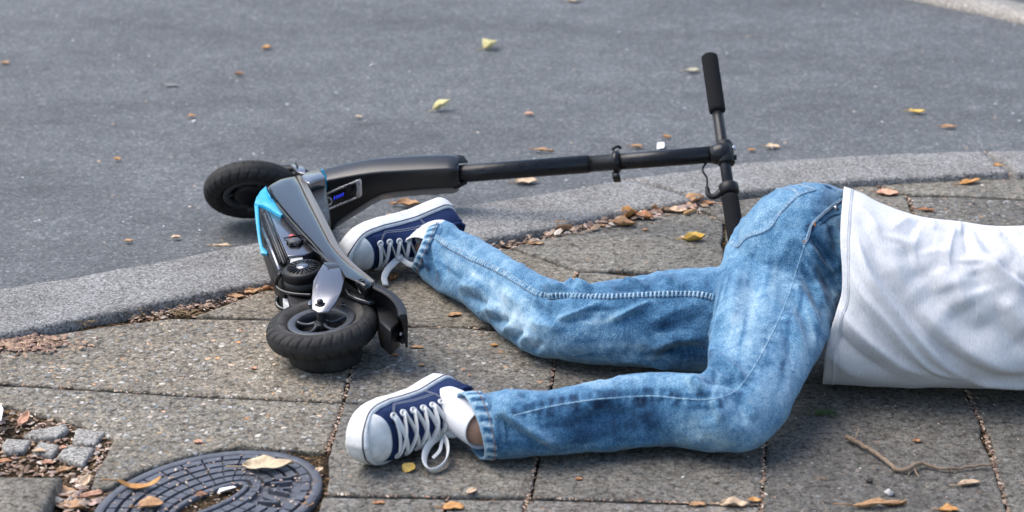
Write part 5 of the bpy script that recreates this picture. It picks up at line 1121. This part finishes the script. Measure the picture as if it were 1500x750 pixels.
leaf(372, 541, 9, 'pink', 'tiny pink leaf left of the rear wheel', 0, .5); leaf(452, 742, 18, 'orange', 'orange leaf beside the rim of the iron cover', 50, .6, z=-.002); leaf(468, 690, 14, 'pale', 'pale leaf in the joint at the right end of the iron cover', 60, .6, z=-.002)

# twig, paper scraps, cigarette end, stones, grass
tw = [(1239, 640, .009), (1262, 651, .008), (1287, 667, .009), (1303, 679, .007), (1317, 689, .006), (1329, 688, .007), (1341, 681, .010), (1352, 679, .008), (1368, 684, .006), (1390, 687, .006), (1418, 684, .006), (1445, 681, .006), (1468, 675, .010)]
twp = catmull(np.array([at(*q) for q in tw]), 90); tr = np.interp(np.linspace(0, 1, 90), [0, .08, .4, .5, .56, .7, .9, 1], [.0045, .0038, .0034, .0042, .0034, .0024, .002, .0012])*(1+.35*np.array([noise.noise((i*.35, 2, 0)) for i in range(90)]))
twp = twp+np.array([[.0012*noise.noise((i*.5, 3, 0)), .0034*noise.noise((i*.21, 5, 0)), .0016*noise.noise((i*.3, 8, 0))] for i in range(90)])
twig = empty('twig', at(1341, 683), 'dry grey brown twig lying on the slab right of the bent knee', 'twig')
obj('stem', sweep(twp, tr, 9), M['twig'], twig)
for pts, r in (([(1252, 648, .008), (1256, 634, .016), (1259, 627, .02), (1252, 625, .02), (1247, 626, .018)], .0018), ([(1338, 684, .007), (1343, 694, .004), (1347, 699, .003)], .002), ([(1337, 686, .007), (1333, 692, .004), (1330, 697, .002)], .0014), ([(1392, 687, .006), (1396, 692, .003)], .0016)):
    obj('side_shoot', sweep(catmull(np.array([at(*q) for q in pts]), 14), np.linspace(r, r*.5, 14), 7), M['twig'], twig)
def slip(name, pts, z, label, cat, m='paper'):
    P = np.array([at(x, y, z) for x, y in pts]); P[:, 2] += np.linspace(.0, .004, len(P)); return tag(obj(name, prism(P, (0, 0, -.0008)), M[m], None, False, 0, P.mean(0)), label, cat)
slip('paper_scrap', [(962, 218), (963, 209.5), (973, 210), (973, 218.5)], R_+.003, 'square white paper scrap on the road left of the handlebar', 'paper')
slip('paper_scrap', [(-14, 586), (1, 592), (5, 601), (2, 618), (-14, 622)], .012, 'white paper at the left edge above the dirt patch', 'paper'); slip('paper_scrap', [(318, 722), (322, 716), (342, 713), (346, 716), (330, 721)], .002, 'crumpled white paper inside the slot of the iron cover', 'paper')
P0, P1 = at(1003, 312.5, .006), at(1018.5, 306.5, .006); tag(obj('cigarette_end', sweep([P0, P0*.55+P1*.45, P1], [.0036, .0038, .0037], 14), M['leaf'], None, True, 0, P0), 'tan cigarette end lying on the pale ragged leaf by the kerb', 'cigarette end').color = (.55, .33, .15, 1)
def stone(px, py, size, col, label):
    P = at(px, py, 0); r = size/pxm(P)/2; v = []
    for i in range(9):
        th = math.pi*i/8
        for k in range(14):
            ph = 2*math.pi*k/14; d = np.array([math.sin(th)*math.cos(ph), math.sin(th)*math.sin(ph), math.cos(th)*.7]); v.append(P+d*r*(1+.35*noise.noise(d*1.7+P*40))+(0, 0, r*.5))
    o = obj('pebble', (v, gridf(9, 14, True)), M['granite'], None, True, 0, P); o.color = (*col, 1); return tag(o, label, 'pebble')
stone(1302, 725, 14, (1.8, 1.8, 1.8), 'light grey pebble on the slab above the stick-like leaf'); stone(1273, 706, 10, (.25, .22, .2), 'dark pebble left of the light grey one'); stone(545, 98, 7, (2, 2, 2), 'tiny white pebble on the road above the stem'); stone(285, 180, 8, (2.2, 2.2, 2.2), 'white crumb on the left part of the road')
V = []
for k in range(60):
    b = at(random.gauss(1206, 12), random.gauss(607, 2.2), 0); d = np.array([random.uniform(-1, 1), random.uniform(-1, 1), .35])*.012; V.append(sweep([b, b+d*.6+(0, 0, .003), b+d], [.0007, .0005, .0002], 4))
tag(obj('grass_tuft', join(*V), M['grass'], None, True, 0, at(1206, 607)), 'tiny green grass tuft on the dark slab beside the bent knee', 'grass')
def straw(name, px, py, n, spread, L, label):
    V = []
    for k in range(n):
        b = at(px+random.gauss(0, spread), py+random.gauss(0, spread*.3), -.004); a = random.uniform(0, 2*math.pi); d = np.array([math.cos(a), math.sin(a)*.7, random.uniform(.1, .5)])*L*random.uniform(.5, 1); V.append(sweep([b, b+d*.5+(0, 0, .004), b+d], [.0010, .0008, .0003], 4))
    o = tag(obj(name, join(*V), M['leaf'], None, True, 0, at(px, py)), label, 'dry grass'); o.color = (.34, .24, .13, 1)
straw('dry_grass', 196, 460, 26, 9, .05, 'dry straw coloured grass in the gutter left of the scooter'); straw('dry_grass', 120, 477, 22, 9, .045, 'dry straw coloured grass in the gutter further left, near brown litter'); straw('dry_grass', 268, 463, 16, 8, .04, 'dry grass sprigs at the slab corner left of the motor')

# crumbled leaf litter: in the gutter, the joints, the dirt patch and thinly on slabs and road
def flakes(name, spots, m, label=None):
    """spots: (point, size, colour key); one mesh with a few materials"""
    V, F, K = [], [], []
    keys = list(dict.fromkeys(s[2] for s in spots)); mats = []
    for k in keys:
        c = LC.get(k, (.5, .5, .48)); c = tuple(x*.62+.38*(.5*c[0]+.4*c[1]+.1*c[2]) for x in c); q = mat('litter_'+k, c, .85, spec=.1); mats.append(q)
    for P, s, k in spots:
        a = random.uniform(0, 2*math.pi); e = np.array([math.cos(a), math.sin(a), random.uniform(-.25, .45)]); f_ = np.array([-math.sin(a), math.cos(a), random.uniform(-.3, .3)])*random.uniform(.3, .8); i = len(V); b = random.uniform(.1, .5)*s
        P = np.asarray(P)+(0, 0, .0006)
        for u, w, h in ((-1, 0, 0), (-.3, -.8, 0), (.5, -.7, 0), (1, .1, 0), (.4, .8, 0), (-.4, .7, 0), (0, 0, 1)):
            p = P+e*u*s*.5+f_*w*s*.5+(0, 0, b*h*.6); p[2] = max(p[2], P[2]-.0002); V.append(p)
        for q in range(6): F.append([i+q, i+(q+1) % 6, i+6]); K.append(keys.index(k))
    o = obj(name, (np.array(V), F, K), mats, None, False); o['kind'] = 'stuff'
    if label: o['label'] = label
    return o
pick = lambda: random.choices(['tan', 'orange', 'rust', 'brown', 'pale', 'pink'], [3, 1.5, 3, 6, 1, .6])[0]
sp = []
gut = kin[[int(i) for i in np.linspace(70, 340, 330)]]
for k in range(3400):
    p = gut[random.randrange(len(gut))]; x = p[0]; dens = 1 if x < -.1 else (1.0 if -.1 < x < .48 else .35)
    if random.random() > dens: continue
    w = .055 if x < -.25 else .034
    sp.append((np.array([p[0]+random.gauss(0, .008), p[1]-.004-abs(random.gauss(0, w*.42)), -.006+random.uniform(0, .005)]), random.uniform(.004, .014), pick()))
for k in range(150):
    t = random.random(); x, y = 700+340*t+random.gauss(0, 6), 353-61*t+2+abs(random.gauss(0, 5)); sp.append((at(x, y, random.uniform(.0, .006)), random.uniform(.012, .030), random.choice(['tan', 'pale', 'orange', 'pink', 'rust'])))
pile = [(at(random.gauss(20, 40), 503+random.gauss(0, 6), -.004+random.uniform(0, .010))) for k in range(900)]
sp += [(p, random.uniform(.006, .018), random.choice(['rust', 'brown', 'rust', 'orange'])) for p in pile]
JL = [([(1412, 566), (1437, 618), (1478, 750)], 260, 4.5), ([(1119, 650), (1116, 738), (1113, 752)], 130, 4), ([(785, 672), (774, 728), (767, 752)], 70, 3.5), ([(776, 729), (900, 733), (1116, 740)], 150, 3), ([(524, 500), (516, 545), (500, 589)], 90, 4), ([(503, 592), (478, 664)], 90, 4), ([(700, 481), (530, 476), (400, 468)], 60, 2.5), ([(843, 399), (838, 420)], 40, 4), ([(1331, 289), (1342, 320)], 50, 4),
      ([(820, 500), (806, 565)], 60, 4), ([(478, 724), (650, 729)], 60, 2.5), ([(1060, 325), (1018, 310)], 30, 2), ([(0, 562), (270, 579), (500, 590)], 60, 2), ([(655, 731), (648, 750)], 30, 3), ([(927, 262), (1017, 293)], 160, 3), ([(1440, 221), (1487, 246)], 40, 3), ([(1230, 268), (1480, 255)], 120, 2.5), ([(470, 690), (440, 750)], 80, 5), ([(165, 640), (140, 690), (128, 718)], 50, 6)]
for pts, n, sprd in JL:
    c = catmull(np.array([(x, y, 0) for x, y in pts], float), 60)
    for k in range(n):
        x, y, _ = c[random.randrange(60)]; sp.append((at(x+random.gauss(0, sprd*.45), y+random.gauss(0, sprd*.2), random.uniform(-.006, .002)), random.uniform(.003, .010), pick()))
for k in range(1500):
    x, y = random.uniform(-120, 165), random.uniform(598, 755)
    if (x < 95 and y > 697) or (x > 60+max(0, y-690)*1.0 and y < 640 and x > 110): continue
    sp.append((at(x, y, -.008+random.uniform(0, .004)), random.uniform(.004, .016), pick()))
for k in range(420):
    t = random.uniform(0, 2*math.pi); r = math.sqrt(random.random())*.95; sp.append((np.array(ov(.19*r*math.cos(t), .14*r*math.sin(t), random.choice([-.003, .003]))), random.uniform(.003, .008), random.choice(['pale', 'tan', 'pink', 'tan'])))
for k in range(70): sp.append((at(random.gauss(105, 16), random.gauss(732, 14), random.uniform(-.008, .001)), random.uniform(.012, .028), random.choice(['pale', 'tan', 'pink', 'tan'])))
flakes('leaf_litter', sp, None, 'crumbled brown leaf litter in the gutter, joints and dirt')
sp = []
for k in range(420):
    x, y = random.uniform(-150, 1650), random.uniform(470, 800); sp.append((at(x, y, .0004), random.uniform(.002, .006), random.choice(['pale', 'tan', 'orange', 'pink', 'grit'])))
flakes('pavement_crumbs', sp, None, 'tiny leaf crumbs scattered over the slabs')
sp = []
for k in range(320):
    y = 375-380*random.random()**1.3; x = random.uniform(-200, 1700); P = at(x, y, R_+.004)
    if P[1] < np.interp(P[0], kout[:, 0], kout[:, 1])+.01: continue
    sp.append((P, random.uniform(.004, .011), random.choice(['pale', 'grit', 'grit', 'tan', 'grit', 'orange'])))
flakes('road_grit', sp, None, 'pale grit and crumbs scattered over the road')

# ------------------------------------------------------------------ street trees round the place (they stand outside this view but show in the glossy paint)
def bark():
    m = mat('tree_bark', (.09, .07, .05), .95, spec=.1); t = NT(m); t.color(t.ramp(t.noise(t.mapping(t.geo(), (14, 14, 3)), 1, 5, .7), [(.3, (.045, .035, .025)), (.7, (.14, .115, .085))])); return m
def foliage():
    m = mat('autumn_foliage', (.07, .09, .025), .7, spec=.2); t = NT(m)
    t.color(t.ramp(t.noise(t.geo(), 1.1, 3), [(.3, (.045, .065, .018)), (.55, (.085, .10, .025)), (.75, (.19, .14, .03))])); return m
MB, MF = bark(), foliage()
def make_tree(loc, h, label):
    r = empty('street_tree', loc, label, 'tree', 'street trees standing round the place')
    P = [np.array([0, 0, 0.]), np.array([.05, .02, h*.2]), np.array([-.04, .06, h*.45]), np.array([.05, -.05, h*.75]), np.array([0, 0, h*.95])]
    vs = [sweep(catmull(np.array(P), 20), np.linspace(h*.022, h*.004, 20), 10)]
    for k in range(9):
        a = k*2.4; z = h*(.32+.06*k); l = h*(.30-.018*k); b = np.array([0, 0, z]); d = np.array([math.cos(a), math.sin(a), .55]); vs.append(sweep(catmull(np.array([b, b+d*l*.5, b+d*l+(0, 0, l*.12)]), 8), np.linspace(h*.009, h*.002, 8), 7))
    v, f, _ = join(*vs); obj('trunk', (v+np.asarray(loc), f), MB, r)
    q = np.random.default_rng(5); N = 5200; cl = [(q.normal(0, 1, 3)*np.array([.17, .17, .15])*h+(0, 0, h*.66)) for _ in range(26)]
    V = []; F = []
    for i in range(N):
        c = cl[i % 26]+q.normal(0, .055*h, 3); a = unit(q.normal(0, 1, 3)); b = unit(np.cross(a, q.normal(0, 1, 3))); s = .012*h*q.uniform(.7, 1.5)
        V += [c-a*s, c-b*s*.5, c+a*s, c+b*s*.5]; F.append([4*i, 4*i+1, 4*i+2, 4*i+3])
    obj('crown', (np.array(V)+np.asarray(loc), F), MF, r, False); return r
t0 = make_tree((-7.6, 18.5, 0), 8.2, 'broad street tree across the road, opposite the scooter')
def copy_tree(src, loc, rz, s, label):
    c = src.copy(); COL.objects.link(c); c.location = loc; c.rotation_euler = (0, 0, rz); c.scale = (s, s, s); c['label'] = label
    for ch in src.children: k = ch.copy(); COL.objects.link(k); k.parent = c
copy_tree(t0, (-11.5, 21, 0), 1.3, 1.15, 'tall street tree across the road, further left'); copy_tree(t0, (7.5, 23, 0), 2.6, .95, 'street tree across the road, far right'); copy_tree(t0, (-9.5, -3.5, 0), 4.1, 1.0, 'street tree on the near pavement, left of the viewer')
copy_tree(t0, (4.5, -7.5, 0), .7, 1.1, 'street tree on the near pavement, behind the viewer'); copy_tree(t0, (-2.5, -8.5, 0), 3.3, 1.0, 'street tree behind the viewer, next to a taller one')
